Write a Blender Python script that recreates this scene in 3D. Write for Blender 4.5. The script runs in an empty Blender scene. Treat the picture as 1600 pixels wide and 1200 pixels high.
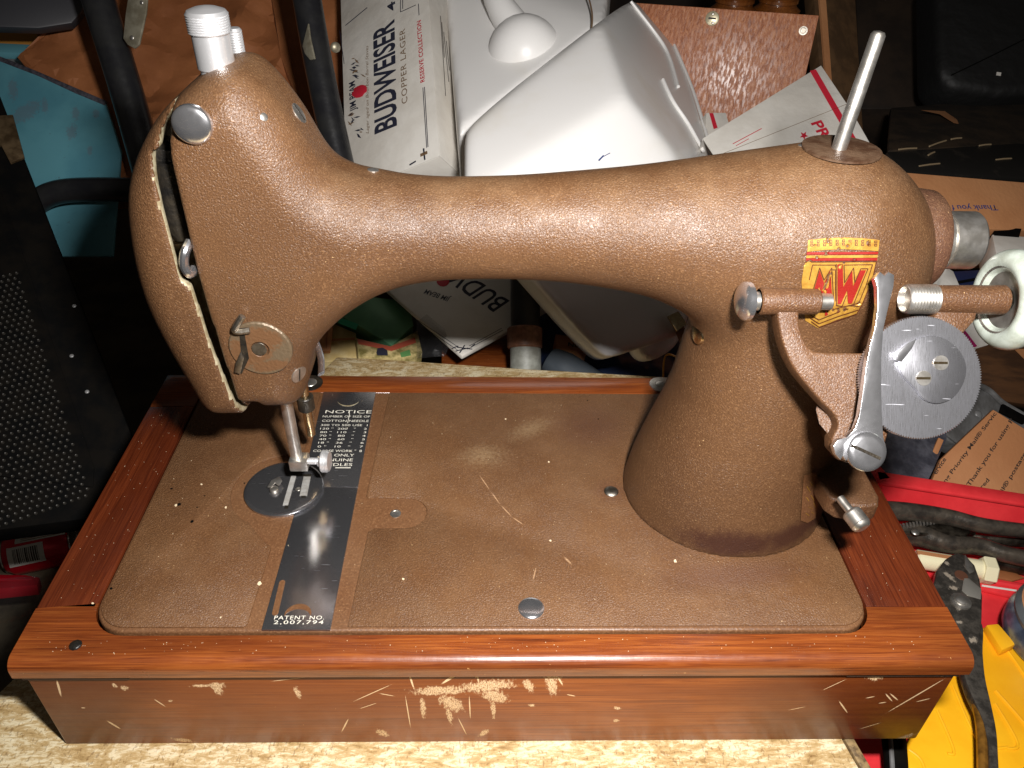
import bpy, bmesh, math, random
import numpy as np
from mathutils import Vector, Matrix, noise
from mathutils.bvhtree import BVHTree
from mathutils import geometry as mgeo
random.seed(7)
R = math.radians
sc = bpy.context.scene
COL = sc.collection
MM = 0.001
# ------------------------------------------------------------------ camera
CF, CP, CY, CR = 1233.02, 0.641522542, 0.0335446268, 0.0260528552
CX = Vector((-4.48671, -219.266, 323.427))           # millimetres
fw = Vector((math.sin(CY)*math.cos(CP), math.cos(CY)*math.cos(CP), -math.sin(CP)))
r0 = Vector((math.cos(CY), -math.sin(CY), 0)); u0 = r0.cross(fw)
RT = math.cos(CR)*r0 + math.sin(CR)*u0; UP = -math.sin(CR)*r0 + math.cos(CR)*u0
cd = bpy.data.cameras.new('camera'); cam = bpy.data.objects.new('camera', cd); COL.objects.link(cam)
m = Matrix((RT, UP, -fw)).transposed().to_4x4(); m.translation = CX*MM; cam.matrix_world = m
cd.sensor_width = 36; cd.lens = CF/1600*36; cd.clip_start = 0.01; cd.clip_end = 30
sc.camera = cam
# ------------------------------------------------------------------ world and lamps (camera flash + weak ambient + added fill for the chrome)
w = bpy.data.worlds.new('World'); sc.world = w; w.use_nodes = True
w.node_tree.nodes['Background'].inputs[0].default_value = (1.0, 0.86, 0.7, 1)
w.node_tree.nodes['Background'].inputs[1].default_value = 0.022
def area(name, loc, aim, sx, sy, power, col):
    l = bpy.data.lights.new(name, 'AREA'); l.shape = 'RECTANGLE'; l.size = sx; l.size_y = sy; l.energy = power; l.color = col
    o = bpy.data.objects.new(name, l); COL.objects.link(o); o.location = loc
    o.rotation_euler = (Vector(aim)-Vector(loc)).to_track_quat('-Z', 'Y').to_euler(); return o
fl = (CX + RT*58 + UP*62)*MM
area('flash_lamp', fl, Vector((0.03, 0.14, 0.06)), 0.036, 0.018, 4.6, (1.0, 0.97, 0.945))
area('chrome_fill_lamp', (0.35, -1.35, 1.45), (0, 0.1, 0.1), 2.4, 1.0, 0.5, (1.0, 0.96, 0.9))  # unseen fill panel added above and behind the camera for chrome reflections
sc.view_settings.view_transform = 'Standard'; sc.view_settings.look = 'None'; sc.view_settings.exposure = 0.2; sc.view_settings.gamma = 1
# ------------------------------------------------------------------ pixel helpers (1600x1200 photograph -> millimetres)
def ray(x, y): return RT*((x-800)/CF) - UP*((y-600)/CF) + fw
def at(x, y, d): return CX + ray(x, y)*d
def on(x, y, ax, v):
    d = ray(x, y); return CX + d*((v-CX[ax])/d[ax])
def onp(x, y, p, n):
    d = ray(x, y); return CX + d*((p-CX).dot(n)/d.dot(n))
# ------------------------------------------------------------------ materials
def hexc(r, g, b):
    f = lambda c: (c/255/12.92 if c <= 10 else ((c/255+.055)/1.055)**2.4); return (f(r), f(g), f(b), 1)
class NT:
    def __init__(s, name):
        s.m = bpy.data.materials.new(name); s.m.use_nodes = True; s.t = s.m.node_tree; s.p = s.t.nodes['Principled BSDF']
        a = s.t.nodes.new('ShaderNodeAttribute'); a.attribute_name = 'pos'; s.pos = a.outputs['Vector']
    def n(s, k, **kw):
        o = s.t.nodes.new(k)
        for a, b in kw.items(): setattr(o, a, b)
        return o
    def l(s, a, b): s.t.links.new(a, b)
    def set(s, sock, v):
        if hasattr(v, 'is_linked') or hasattr(v, 'links'): s.l(v, sock)
        else: sock.default_value = v
    def math(s, op, a, b=0.0, c=None, clamp=False):
        o = s.n('ShaderNodeMath', operation=op); o.use_clamp = clamp; s.set(o.inputs[0], a); s.set(o.inputs[1], b)
        if c is not None: s.set(o.inputs[2], c)
        return o.outputs[0]
    def mapping(s, scale, loc=(0,0,0), rot=(0,0,0), src=None):
        o = s.n('ShaderNodeMapping'); s.l(src or s.pos, o.inputs[0]); o.inputs[1].default_value = loc; o.inputs[2].default_value = rot; o.inputs[3].default_value = scale
        return o.outputs[0]
    def noise(s, vec, scale, detail=3, rough=.5, dist=0.0):
        o = s.n('ShaderNodeTexNoise'); s.l(vec, o.inputs['Vector']); o.inputs['Scale'].default_value = scale
        o.inputs['Detail'].default_value = detail; o.inputs['Roughness'].default_value = rough; o.inputs['Distortion'].default_value = dist
        return o.outputs[0]
    def ramp(s, v, stops):
        o = s.n('ShaderNodeValToRGB'); s.l(v, o.inputs[0]); e = o.color_ramp.elements
        while len(e) < len(stops): e.new(.5)
        for k, (p, c) in zip(e, stops): k.position = p; k.color = c if len(c) == 4 else (*c, 1)
        return o.outputs[0]
    def sstep(s, v, a, b):
        o = s.n('ShaderNodeMapRange', interpolation_type='SMOOTHSTEP'); s.set(o.inputs[0], v); o.inputs[1].default_value = a; o.inputs[2].default_value = b
        return o.outputs[0]
    def mix(s, f, a, b, mode='MIX'):
        o = s.n('ShaderNodeMix', data_type='RGBA', blend_type=mode); s.set(o.inputs[0], f); s.set(o.inputs[6], a); s.set(o.inputs[7], b); return o.outputs[2]
    def bump(s, h, dist, strength=1.0, prev=None):
        o = s.n('ShaderNodeBump'); s.l(h, o.inputs['Height']); o.inputs['Distance'].default_value = dist; o.inputs['Strength'].default_value = strength
        if prev is not None: s.l(prev, o.inputs['Normal'])
        return o.outputs[0]
    def blobs(s, plane, items, nz_scale=.35, amt=.9, stretch=(1,1,1)):
        """ragged spots: items (cx, cy, rx, ry, angle) in mm on plane 'xy' or 'xz'"""
        sp = s.n('ShaderNodeSeparateXYZ'); s.l(s.pos, sp.inputs[0])
        X = sp.outputs[0]; Y = sp.outputs[1 if plane == 'xy' else 2]; tot = None
        for cx, cy, rx, ry, a in items:
            dx = s.math('SUBTRACT', X, cx); dy = s.math('SUBTRACT', Y, cy); ca, sa = math.cos(a), math.sin(a)
            p = s.math('MULTIPLY_ADD', dx, ca/rx, s.math('MULTIPLY', dy, sa/rx)); q = s.math('MULTIPLY_ADD', dx, -sa/ry, s.math('MULTIPLY', dy, ca/ry))
            d = s.math('SUBTRACT', 1.0, s.math('SQRT', s.math('MULTIPLY_ADD', p, p, s.math('MULTIPLY', q, q))))
            tot = d if tot is None else s.math('MAXIMUM', tot, d)
        nz = s.noise(s.mapping(stretch), nz_scale, 4, .65)
        return s.math('ADD', tot, s.math('MULTIPLY_ADD', nz, 2*amt, -amt))
    def out(s, col=None, rough=None, metal=None, nrm=None, **kw):
        if col is not None: s.set(s.p.inputs['Base Color'], col)
        if rough is not None: s.set(s.p.inputs['Roughness'], rough)
        if metal is not None: s.set(s.p.inputs['Metallic'], metal)
        if nrm is not None: s.l(nrm, s.p.inputs['Normal'])
        for k, v in kw.items(): s.set(s.p.inputs[k.replace('_', ' ')], v)
        return s.m
def simple(name, c, rough=.5, metal=0.0, c2=None, vs=.05, lo=.35, hi=.65, bs=None, bd=0.0003, stretch=(1,1,1), rv=0.0, **kw):
    s = NT(name); v = s.mapping(stretch); col = c
    if c2 is not None: col = s.mix(s.sstep(s.noise(v, vs, 5, .6), lo, hi), c, c2)
    n = s.bump(s.noise(v, bs, 3), bd) if bs else None
    rr = rough
    if rv: rr = s.math('MULTIPLY_ADD', s.noise(s.pos, .25, 4), rv, rough-rv/2)
    return s.out(col, rr, metal, n, **kw)
def crackle(name, base, dark, dust_amt=.2, fine=1.3, dist=.0005, extra=None):
    s = NT(name)
    h = s.noise(s.pos, fine, 2, .55, .4)
    big = s.noise(s.pos, .012, 3, .5); h0 = h; lowf = s.sstep(s.noise(s.pos, .045, 4, .6), .3, .62); h = s.math('MULTIPLY', h, s.math('MULTIPLY_ADD', lowf, .55, .5))
    col = s.mix(s.sstep(big, .3, .7), base, dark)
    col = s.mix(s.math('MULTIPLY', s.sstep(h0, .52, .36), .26), col, (.03, .012, .005, 1))
    col = s.mix(s.math('MULTIPLY', s.sstep(h0, .55, .7), .22), col, hexc(176, 136, 96))
    sepn = s.n('ShaderNodeNewGeometry'); sx = s.n('ShaderNodeSeparateXYZ'); s.l(sepn.outputs['Normal'], sx.inputs[0])
    up = s.sstep(sx.outputs[2], .1, .95)
    du = s.math('MULTIPLY', up, s.math('MULTIPLY', s.sstep(s.noise(s.pos, .03, 6, .7), .35, .8), dust_amt))
    col = s.mix(du, col, hexc(172, 140, 104))
    spk = s.sstep(s.noise(s.pos, .8, 2, .5), .74, .78)
    col = s.mix(s.math('MULTIPLY', spk, .6), col, hexc(215, 180, 130))
    if extra: col = extra(s, col)
    ro = s.math('MULTIPLY_ADD', s.noise(s.pos, .05, 5, .65), .2, .30); ro = s.math('ADD', ro, s.math('MULTIPLY', du, .5))
    return s.out(col, ro, 0.0, s.bump(h, dist, 1.0), Specular_IOR_Level=.5)
BR, BRD = hexc(96, 67, 43), hexc(85, 58, 37)
def body_extra(s, col):
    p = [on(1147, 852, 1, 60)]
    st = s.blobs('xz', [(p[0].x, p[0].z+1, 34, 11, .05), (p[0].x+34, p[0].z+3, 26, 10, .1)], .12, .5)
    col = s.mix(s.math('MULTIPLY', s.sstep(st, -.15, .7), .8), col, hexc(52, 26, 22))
    wear = s.blobs('xz', [(on(1020, 690, 1, 75).x, on(1020, 690, 1, 75).z, 7, 16, -.3), (on(1080, 560, 1, 75).x, on(1080, 560, 1, 75).z, 5, 15, -.2)], .4, .9)
    return s.mix(s.math('MULTIPLY', s.sstep(wear, .1, 1.0), .35), col, hexc(175, 140, 100))
def bed_extra(s, col):
    a = on(755, 712, 2, 1.5); b = on(1010, 820, 2, 1.5)
    d = s.blobs('xy', [(a.x, a.y, 22, 16, .2), (a.x+30, a.y+25, 25, 12, .6)], .5, .9)
    col = s.mix(s.math('MULTIPLY', s.sstep(d, .1, 1.2), .4), col, hexc(172, 146, 110))
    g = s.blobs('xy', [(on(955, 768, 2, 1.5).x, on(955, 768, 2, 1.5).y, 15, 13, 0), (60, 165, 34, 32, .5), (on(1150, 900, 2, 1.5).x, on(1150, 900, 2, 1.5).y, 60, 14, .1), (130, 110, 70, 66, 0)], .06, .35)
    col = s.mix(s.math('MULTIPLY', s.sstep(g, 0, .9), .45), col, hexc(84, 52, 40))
    q = [on(x, y, 2, 1.5) for x, y in [(748, 742), (766, 768), (782, 790), (800, 809), (819, 822)]]
    it = []
    for i in range(4):
        e = q[i+1]-q[i]; it.append(((q[i].x+q[i+1].x)/2, (q[i].y+q[i+1].y)/2, e.length*.62, .55, math.atan2(e.y, e.x)))
    for x0, y0, x1, y1, wd in [(838, 885, 832, 912, .5), (880, 870, 895, 885, .9)]:
        p0, p1 = on(x0, y0, 2, 1.5), on(x1, y1, 2, 1.5); e = p1-p0; it.append(((p0.x+p1.x)/2, (p0.y+p1.y)/2, e.length*.6, wd, math.atan2(e.y, e.x)))
    sm = s.blobs('xy', it, 1.2, .35)
    return s.mix(s.math('MULTIPLY', s.sstep(sm, .15, .7), .55), col, hexc(205, 165, 125))
M = {}
M['body'] = crackle('brown_crackle_paint', BR, BRD, .25, extra=body_extra)
M['pad'] = crackle('brown_paint_falloff_lift', hexc(110, 76, 48), hexc(99, 67, 42), .12, dist=.0006, extra=bed_extra)  # same paint as the arm, lightened in colour to even out flash falloff
M['band'] = crackle('smooth_brown_paint', hexc(110, 75, 48), hexc(103, 69, 44), .1, fine=1.0, dist=.0002)
M['winder_paint'] = crackle('brown_winder_paint', hexc(92, 62, 40), hexc(80, 53, 34), .1)
M['bare'] = simple('bare_casting_edge', hexc(176, 166, 138), .5, .25, hexc(140, 125, 95), .3, bs=1.0, bd=.0002)
M['chrome'] = simple('bright_chrome', (.86, .86, .89, 1), .2, .95, rv=.14, bs=.06, bd=.0004)
M['steel'] = simple('worn_steel', (.72, .69, .64, 1), .36, .93, (.5, .47, .42, 1), .15, rv=.2)
M['dull_steel'] = simple('dull_steel', (.40, .37, .32, 1), .42, 1.0, (.22, .19, .15, 1), .2, bs=.8, bd=.0001)
M['brass'] = simple('brassy_steel', (.62, .5, .3, 1), .25, 1.0, (.5, .35, .2, 1), .3)
def polished(name, c, streak, rough, amt, metal=.8):
    s = NT(name); v = s.mapping(streak[0], rot=streak[1]); nz = s.noise(v, 1.0, 4, .7)
    col = s.mix(s.sstep(nz, .3, .75), c, (c[0]*.72, c[1]*.72, c[2]*.74, 1))
    scr = s.sstep(s.noise(s.mapping((.08, 1.1, 1), rot=(0, 0, .5)), 1.0, 2), .70, .74)
    ro = s.math('ADD', s.math('MULTIPLY_ADD', nz, amt, rough-amt/2), s.math('MULTIPLY', scr, .3))
    return s.out(col, ro, metal, s.bump(nz, .00003))
M['plate'] = polished('polished_plate_steel', (.55, .55, .57, 1), ((.5, 3, 1), (0, 0, .6)), .16, .16, .945)
M['disc'] = polished('scratched_disc_steel', (.74, .74, .78, 1), ((3.0, .25, .25), (0, .35, 0)), .3, .3, .96)
M['feed'] = simple('bright_feed_steel', (.62, .61, .58, 1), .4, .7, (.5, .48, .44, 1), .3)
M['post'] = simple('bright_turned_chrome', (.95, .95, .96, 1), .33, .8, rv=.1)
M['engrave'] = simple('engraved_letters', hexc(225, 220, 205), .5)
M['gold'] = simple('gold_leaf', hexc(178, 136, 58), .42, .3, hexc(156, 114, 44), .3, bs=.9, bd=.0001)
M['badge_red'] = simple('badge_red', hexc(128, 26, 18), .45, bs=.9, bd=.0001)
M['badge_brown'] = simple('badge_outline', hexc(74, 34, 16), .5)
M['black_metal'] = simple('oily_black_metal', (.012, .011, .01, 1), .35, .3, (.04, .032, .022, 1), .1, bs=.5, bd=.0005)
M['tyre'] = simple('pale_rubber', hexc(176, 184, 174), .24, 0, hexc(150, 156, 144), .12)
def wood(name, axis, c1, c2, c3, rough=.3, gs=1.0, extra=None, coat=.9):
    s = NT(name); sc_ = [.62*gs]*3; sc_[axis] = .018*gs
    v = s.mapping(sc_, rot=(0, 0, .05)); a = s.noise(v, 1.0, 6, .6, 1.5); f = [2.4*gs]*3; f[axis] = .035*gs
    fi = s.noise(s.mapping(f), 1.0, 3, .6); big = s.noise(s.mapping([.03 if i != axis else .006 for i in range(3)]), 1.0, 3)
    col = s.ramp(a, [(.28, c3), (.46, c2), (.7, c1)])
    col = s.mix(s.math('MULTIPLY', s.sstep(fi, .56, .76), .5), col, tuple(k*.3 for k in c3[:3])+(1,))
    col = s.mix(s.math('MULTIPLY', s.sstep(big, .42, .62), .5), col, c3, 'MIX')
    fl = s.sstep(s.noise(s.pos, .55, 3), .73, .76); col = s.mix(s.math('MULTIPLY', fl, .6), col, hexc(210, 160, 100))
    ro = s.math('MULTIPLY_ADD', s.noise(s.pos, .12, 4), .25, rough-.1)
    if extra: col, ro = extra(s, col, ro)
    n = s.bump(fi, .00008, 1.0, s.bump(s.noise(s.pos, .12, 3), .00022, .6))
    return s.out(col, ro, 0.0, n, Coat_Weight=coat, Coat_Roughness=.15)
def F(x, y, z=0.0): p = on(x, y, 1, z); return p.x, p.z
def panel_extra(s, col, ro):
    big, fine = [], []
    def st(l, x0, y0, x1, y1, wd):
        a, b = F(x0, y0), F(x1, y1); e = (b[0]-a[0], b[1]-a[1]); l.append(((a[0]+b[0])/2, (a[1]+b[1])/2, max(.5, math.hypot(*e)*.55), wd, math.atan2(e[1], e[0])))
    for a in [(648, 1080, 730, 1078, 3.2), (720, 1076, 800, 1068, 4.2), (690, 1088, 720, 1110, 4), (755, 1080, 790, 1095, 4), (850, 1045, 872, 1062, 3.4), (858, 1055, 866, 1085, 2.2), (1360, 1048, 1372, 1062, 3.2), (328, 1073, 350, 1070, 2.4), (335, 1070, 345, 1085, 1.8), (300, 1072, 332, 1071, 1.0),
              (822, 1062, 830, 1080, 2), (190, 1072, 198, 1078, 1.6), (178, 1068, 181, 1075, 1), (590, 1140, 605, 1150, 2), (750, 1150, 762, 1140, 1.6), (462, 1075, 468, 1090, 1.3), (960, 1124, 966, 1128, 1.2), (960, 1105, 970, 1108, 1.2), (825, 1101, 836, 1103, 1), (270, 1155, 300, 1158, 1.6), (1430, 1146, 1400, 1156, 1.5), (265, 1094, 268, 1097, 1.2), (660, 1090, 662, 1120, 1.2), (700, 1105, 705, 1130, 1.2), (770, 1095, 772, 1120, 1.1)]: st(big, *a)
    for a in [(1380, 1117, 1482, 1057, .55), (1455, 1050, 1475, 1058, .7), (1383, 1083, 1395, 1097, .5), (1390, 1083, 1404, 1095, .5), (1352, 1091, 1368, 1088, .5), (1372, 1099, 1386, 1097, .5), (1430, 1097, 1455, 1091, .5), (1310, 1094, 1325, 1115, .5), (1282, 1080, 1325, 1060, .3), (635, 1040, 648, 1080, .6), (688, 1070, 722, 1048, 1.1), (548, 1098, 615, 1068, .35), (533, 1145, 545, 1122, .5), (590, 1083, 618, 1088, .4), (733, 1085, 735, 1125, .4), (633, 1085, 642, 1140, .35), (742, 1060, 750, 1050, .6), (870, 1055, 880, 1072, .6), (88, 1060, 96, 1090, .7), (715, 1120, 730, 1150, .35), (420, 1065, 480, 1058, .3), (745, 1050, 748, 1068, .5), (165, 1125, 190, 1140, .8), (126, 1106, 134, 1106, .5), (560, 1108, 590, 1098, .3), (240, 1092, 260, 1105, .5), (885, 1085, 900, 1088, .5), (1230, 1110, 1260, 1104, .3), (1340, 1140, 1380, 1128, .3)]: st(fine, *a)
    big = [(a, b, c*1.15, d*1.35, e) for a, b, c, d, e in big]; m1 = s.math('MULTIPLY', s.sstep(s.blobs('xz', big, .45, 1.1, (1.5, 1, .7)), .0, .5), s.sstep(s.noise(s.mapping((2.2, 1, .7)), 1.0, 4, .7), .36, .56)); m2 = s.sstep(s.blobs('xz', fine, 1.0, .35), .1, .4)
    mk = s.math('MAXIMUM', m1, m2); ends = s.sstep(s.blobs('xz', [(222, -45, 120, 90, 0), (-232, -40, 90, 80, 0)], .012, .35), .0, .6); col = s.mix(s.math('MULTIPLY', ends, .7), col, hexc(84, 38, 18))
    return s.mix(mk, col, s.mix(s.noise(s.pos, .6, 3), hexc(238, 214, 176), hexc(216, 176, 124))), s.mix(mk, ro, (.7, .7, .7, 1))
W1, W2, W3 = hexc(160, 90, 38), hexc(126, 61, 24), hexc(84, 37, 15)
M['wood_x'] = wood('reddish_varnished_wood_long', 0, W1, W2, W3)
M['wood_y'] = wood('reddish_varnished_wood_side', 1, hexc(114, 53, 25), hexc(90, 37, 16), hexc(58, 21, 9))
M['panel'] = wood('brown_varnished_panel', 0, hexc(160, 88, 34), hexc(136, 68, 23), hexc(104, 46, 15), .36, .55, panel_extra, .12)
def table_mat():
    s = NT('mottled_tabletop_laminate'); v = s.mapping((.05, .12, .05), rot=(0, 0, -.7))
    a = s.noise(v, 1.0, 6, .72, 1.2); b = s.noise(s.mapping((.14, .5, .1), rot=(0, 0, -.7)), 1.0, 6, .75, .6)
    h = s.math('MULTIPLY_ADD', b, .6, s.math('MULTIPLY', a, .6))
    col = s.ramp(h, [(.44, hexc(150, 120, 76)), (.54, hexc(190, 160, 110)), (.60, hexc(204, 178, 132)), (.64, hexc(226, 208, 168)), (.72, hexc(238, 224, 190))])
    g = s.sstep(s.noise(s.mapping((.9, .35, 1), rot=(0, 0, .1)), 1.0, 2), .60, .66)
    col = s.mix(s.math('MULTIPLY', g, .45), col, hexc(104, 70, 36))
    return s.out(col, .38, 0.0, s.bump(h, .0006), Specular_IOR_Level=.4)
M['table'] = table_mat()
M['table_edge'] = simple('worn_table_edge', hexc(92, 74, 50), .6, 0, hexc(150, 125, 85), .3)
# ------------------------------------------------------------------ mesh helpers (all in mm, world)
LOC = {}
class G:
    def __init__(s): s.v = []; s.f = []; s.mi = []
    def add(s, v, f, mi=0):
        b = len(s.v); s.v += [Vector(p) for p in v]; s.f += [tuple(i+b for i in q) for q in f]; s.mi += [mi]*len(f); return s
    def join(s, o): return s.add(o.v, o.f)
def frame(d):
    d = Vector(d).normalized(); a = Vector((0, 0, 1)) if abs(d.z) < .9 else Vector((1, 0, 0))
    x = a.cross(d).normalized(); return x, d.cross(x), d
def lathe(p0, d, prof, seg=32, g=None, caps=True):
    """prof: (distance along d, radius)"""
    g = g or G(); x, y, z = frame(d); p0 = Vector(p0); v = []; f = []; n = len(prof)
    for t, r in prof:
        for k in range(seg):
            a = 2*math.pi*k/seg; v.append(p0 + z*t + x*(r*math.cos(a)) + y*(r*math.sin(a)))
    for i in range(n-1):
        for k in range(seg):
            k2 = (k+1) % seg; f.append((i*seg+k, i*seg+k2, (i+1)*seg+k2, (i+1)*seg+k))
    if caps: f.append(tuple(range(seg-1, -1, -1))); f.append(tuple((n-1)*seg+k for k in range(seg)))
    return g.add(v, f)
def cyl(p0, p1, r, r2=None, seg=28, ch=0.0, g=None):
    p0, p1 = Vector(p0), Vector(p1); L = (p1-p0).length; r2 = r if r2 is None else r2
    pr = [(0, r), (L, r2)] if not ch else [(0, r-ch), (ch, r), (L-ch, r2), (L, r2-ch)]
    return lathe(p0, p1-p0, pr, seg, g)
def spline(pts, n=8):
    P = [Vector(p) for p in pts]; out = []
    for i in range(len(P)-1):
        a = P[max(i-1, 0)]; b = P[i]; c = P[i+1]; d = P[min(i+2, len(P)-1)]
        for k in range(n):
            t = k/n; out.append(.5*((2*b) + (c-a)*t + (2*a-5*b+4*c-d)*t*t + (3*b-a-3*c+d)*t**3))
    return out+[P[-1]]
def tube(pts, r, seg=12, g=None, sp=6, flat=1.0, nrm=None):
    g = g or G(); P = spline(pts, sp) if sp else [Vector(p) for p in pts]; v = []; f = []; n = len(P); rr = r if hasattr(r, '__len__') else None
    up = Vector(nrm).normalized() if nrm is not None else None
    for i, p in enumerate(P):
        d = (P[min(i+1, n-1)]-P[max(i-1, 0)]).normalized()
        if up is None: up = frame(d)[0]
        x = (up - d*up.dot(d)).normalized(); y = d.cross(x); up = x
        if rr is not None:
            t = i/(n-1)*(len(rr)-1); k = min(int(t), len(rr)-2); q = rr[k]+(rr[k+1]-rr[k])*(t-k)
        else: q = r
        for k in range(seg):
            a = 2*math.pi*k/seg; v.append(p + x*(q*flat*math.cos(a)) + y*(q*math.sin(a)))
    for i in range(n-1):
        for k in range(seg):
            k2 = (k+1) % seg; f.append((i*seg+k, i*seg+k2, (i+1)*seg+k2, (i+1)*seg+k))
    f.append(tuple(range(seg-1, -1, -1))); f.append(tuple((n-1)*seg+k for k in range(seg)))
    return g.add(v, f)
def prism(pts, ext, g=None):
    g = g or G(); P = [Vector(p) for p in pts]; e = Vector(ext); n = len(P)
    nn = Vector((0, 0, 0))
    for i in range(n): nn += P[i].cross(P[(i+1) % n])
    if nn.dot(e) > 0: P = P[::-1]
    return g.add(P+[p+e for p in P], [tuple(range(n)), tuple(range(2*n-1, n-1, -1))]+[(i, n+i, n+(i+1) % n, (i+1) % n) for i in range(n)])
def box(a, b, g=None):
    x0, y0, z0 = a; x1, y1, z1 = b
    return prism([(x0, y0, z0), (x1, y0, z0), (x1, y1, z0), (x0, y1, z0)], (0, 0, z1-z0), g)
def obox(c, ax, ay, az, g=None):
    c, ax, ay, az = map(Vector, (c, ax, ay, az)); return prism([c-ax-ay-az, c+ax-ay-az, c+ax+ay-az, c-ax+ay-az], az*2, g)
def dome(c, d, r, h, seg=28, g=None, base=0.0):
    pr = [(0, r)] + ([(base, r)] if base else []) + [(base + h*math.sin(a), r*math.cos(a)) for a in [R(k) for k in (15, 30, 45, 60, 75, 86)]]
    return lathe(c, d, pr, seg, g)
def ball(c, r, seg=32, g=None):
    return lathe(Vector(c)-Vector((0, 0, r)), (0, 0, 1), [(r-r*math.cos(math.pi*k/16), max(.02*r, r*math.sin(math.pi*k/16))) for k in range(17)], seg, g)
def arc(cx, cy, r, a0, a1, n=8): return [(cx+r*math.cos(R(a0+(a1-a0)*k/n)), cy+r*math.sin(R(a0+(a1-a0)*k/n))) for k in range(n+1)]
def rings(c, ax, ay, r_out, r_in, seg=24):
    P = lambda r, k: Vector(c)+Vector(ax)*(r*math.cos(2*math.pi*k/seg))+Vector(ay)*(r*math.sin(2*math.pi*k/seg))
    return [P(r_out, k) for k in range(seg)], [P(r_in, k) for k in range(seg)]
def sheet(c00, c10, c11, c01, nx, ny, amp, fn, g=None, off=0.0):
    g = g or G(); c00, c10, c11, c01 = map(Vector, (c00, c10, c11, c01)); nn = (c10-c00).cross(c01-c00).normalized(); v = []
    if nn.dot(c00-CX) > 0: nn = -nn
    for j in range(ny+1):
        for i in range(nx+1):
            u, t = i/nx, j/ny; p = c00*(1-u)*(1-t)+c10*u*(1-t)+c11*u*t+c01*(1-u)*t
            v.append(p + nn*(amp*fn(p, u, t)+off))
    return g.add(v, [(j*(nx+1)+i, j*(nx+1)+i+1, (j+1)*(nx+1)+i+1, (j+1)*(nx+1)+i) for j in range(ny) for i in range(nx)])
def mesh_of(name, g, loc, bevel=0.0, bseg=2, bsel=None, weld=False, solid=0.0, subdiv=0):
    bm = bmesh.new(); vs = [bm.verts.new((p-loc)*MM) for p in g.v]
    for q, mi in zip(g.f, g.mi):
        try: fc = bm.faces.new([vs[i] for i in q]); fc.material_index = mi
        except ValueError: pass
    if weld: bmesh.ops.remove_doubles(bm, verts=bm.verts, dist=1e-6)
    bmesh.ops.recalc_face_normals(bm, faces=bm.faces)
    if bevel:
        bm.normal_update(); ed = [e for e in bm.edges if len(e.link_faces) == 2 and e.calc_face_angle(0) > R(28)]
        if bsel: ed = [e for e in ed if bsel(*(v.co/MM+loc for v in e.verts))]
        bmesh.ops.bevel(bm, geom=ed, offset=bevel*MM, segments=bseg, affect='EDGES', profile=.5, clamp_overlap=True)
    if subdiv: bmesh.ops.subdivide_edges(bm, edges=bm.edges[:], cuts=subdiv, use_grid_fill=True)
    if solid: bmesh.ops.solidify(bm, geom=bm.faces[:], thickness=solid*MM)
    me = bpy.data.meshes.new(name); bm.to_mesh(me); bm.free(); return me
def stamp(me, loc):
    n = len(me.vertices); co = np.empty(n*3, np.float32); me.vertices.foreach_get('co', co)
    p = co.reshape(-1, 3)/MM + np.array(loc, np.float32)
    at_ = me.attributes.new('pos', 'FLOAT_VECTOR', 'POINT'); at_.data.foreach_set('vector', p.ravel())
def finish(name, me, mats, parent, loc, smooth=True, angle=35):
    for mm_ in (mats if isinstance(mats, (list, tuple)) else [mats]): me.materials.append(mm_)
    stamp(me, loc)
    if smooth:
        me.polygons.foreach_set('use_smooth', [True]*len(me.polygons)); me.set_sharp_from_angle(angle=R(angle))
    o = bpy.data.objects.new(name, me); COL.objects.link(o)
    if parent is not None: o.parent = parent
    return o
def part(name, g, mat, parent, label=None, bevel=0.0, bseg=2, smooth=True, angle=35, kind=None, **kw):
    loc = LOC[parent.name]
    o = finish(name, mesh_of(name, g, loc, bevel, bseg, **kw), mat, parent, loc, smooth, angle); LOC[o.name] = loc
    if label: o['label'] = label
    if kind: o['kind'] = kind
    return o
def thing(name, label, cat, loc, group=None):
    o = bpy.data.objects.new(name, None); COL.objects.link(o); o.empty_display_size = .02
    loc = Vector(loc); o.location = loc*MM; LOC[o.name] = loc; o['label'] = label; o['category'] = cat
    if group: o['group'] = group
    return o
def sub(name, parent):
    o = bpy.data.objects.new(name, None); COL.objects.link(o); o.empty_display_size = .01; o.parent = parent; LOC[o.name] = LOC[parent.name]; return o
def single(name, g, mat, label, cat, group=None, kind=None, bevel=0.0, bseg=2, smooth=True, **kw):
    lo = Vector((min(p.x for p in g.v)+max(p.x for p in g.v), min(p.y for p in g.v)+max(p.y for p in g.v), 2*min(p.z for p in g.v)))/2
    o = finish(name, mesh_of(name, g, lo, bevel, bseg, **kw), mat, None, lo, smooth); o.location = lo*MM; LOC[o.name] = lo
    if kind: o['kind'] = kind
    else: o['label'] = label; o['category'] = cat
    if group: o['group'] = group
    return o
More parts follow.
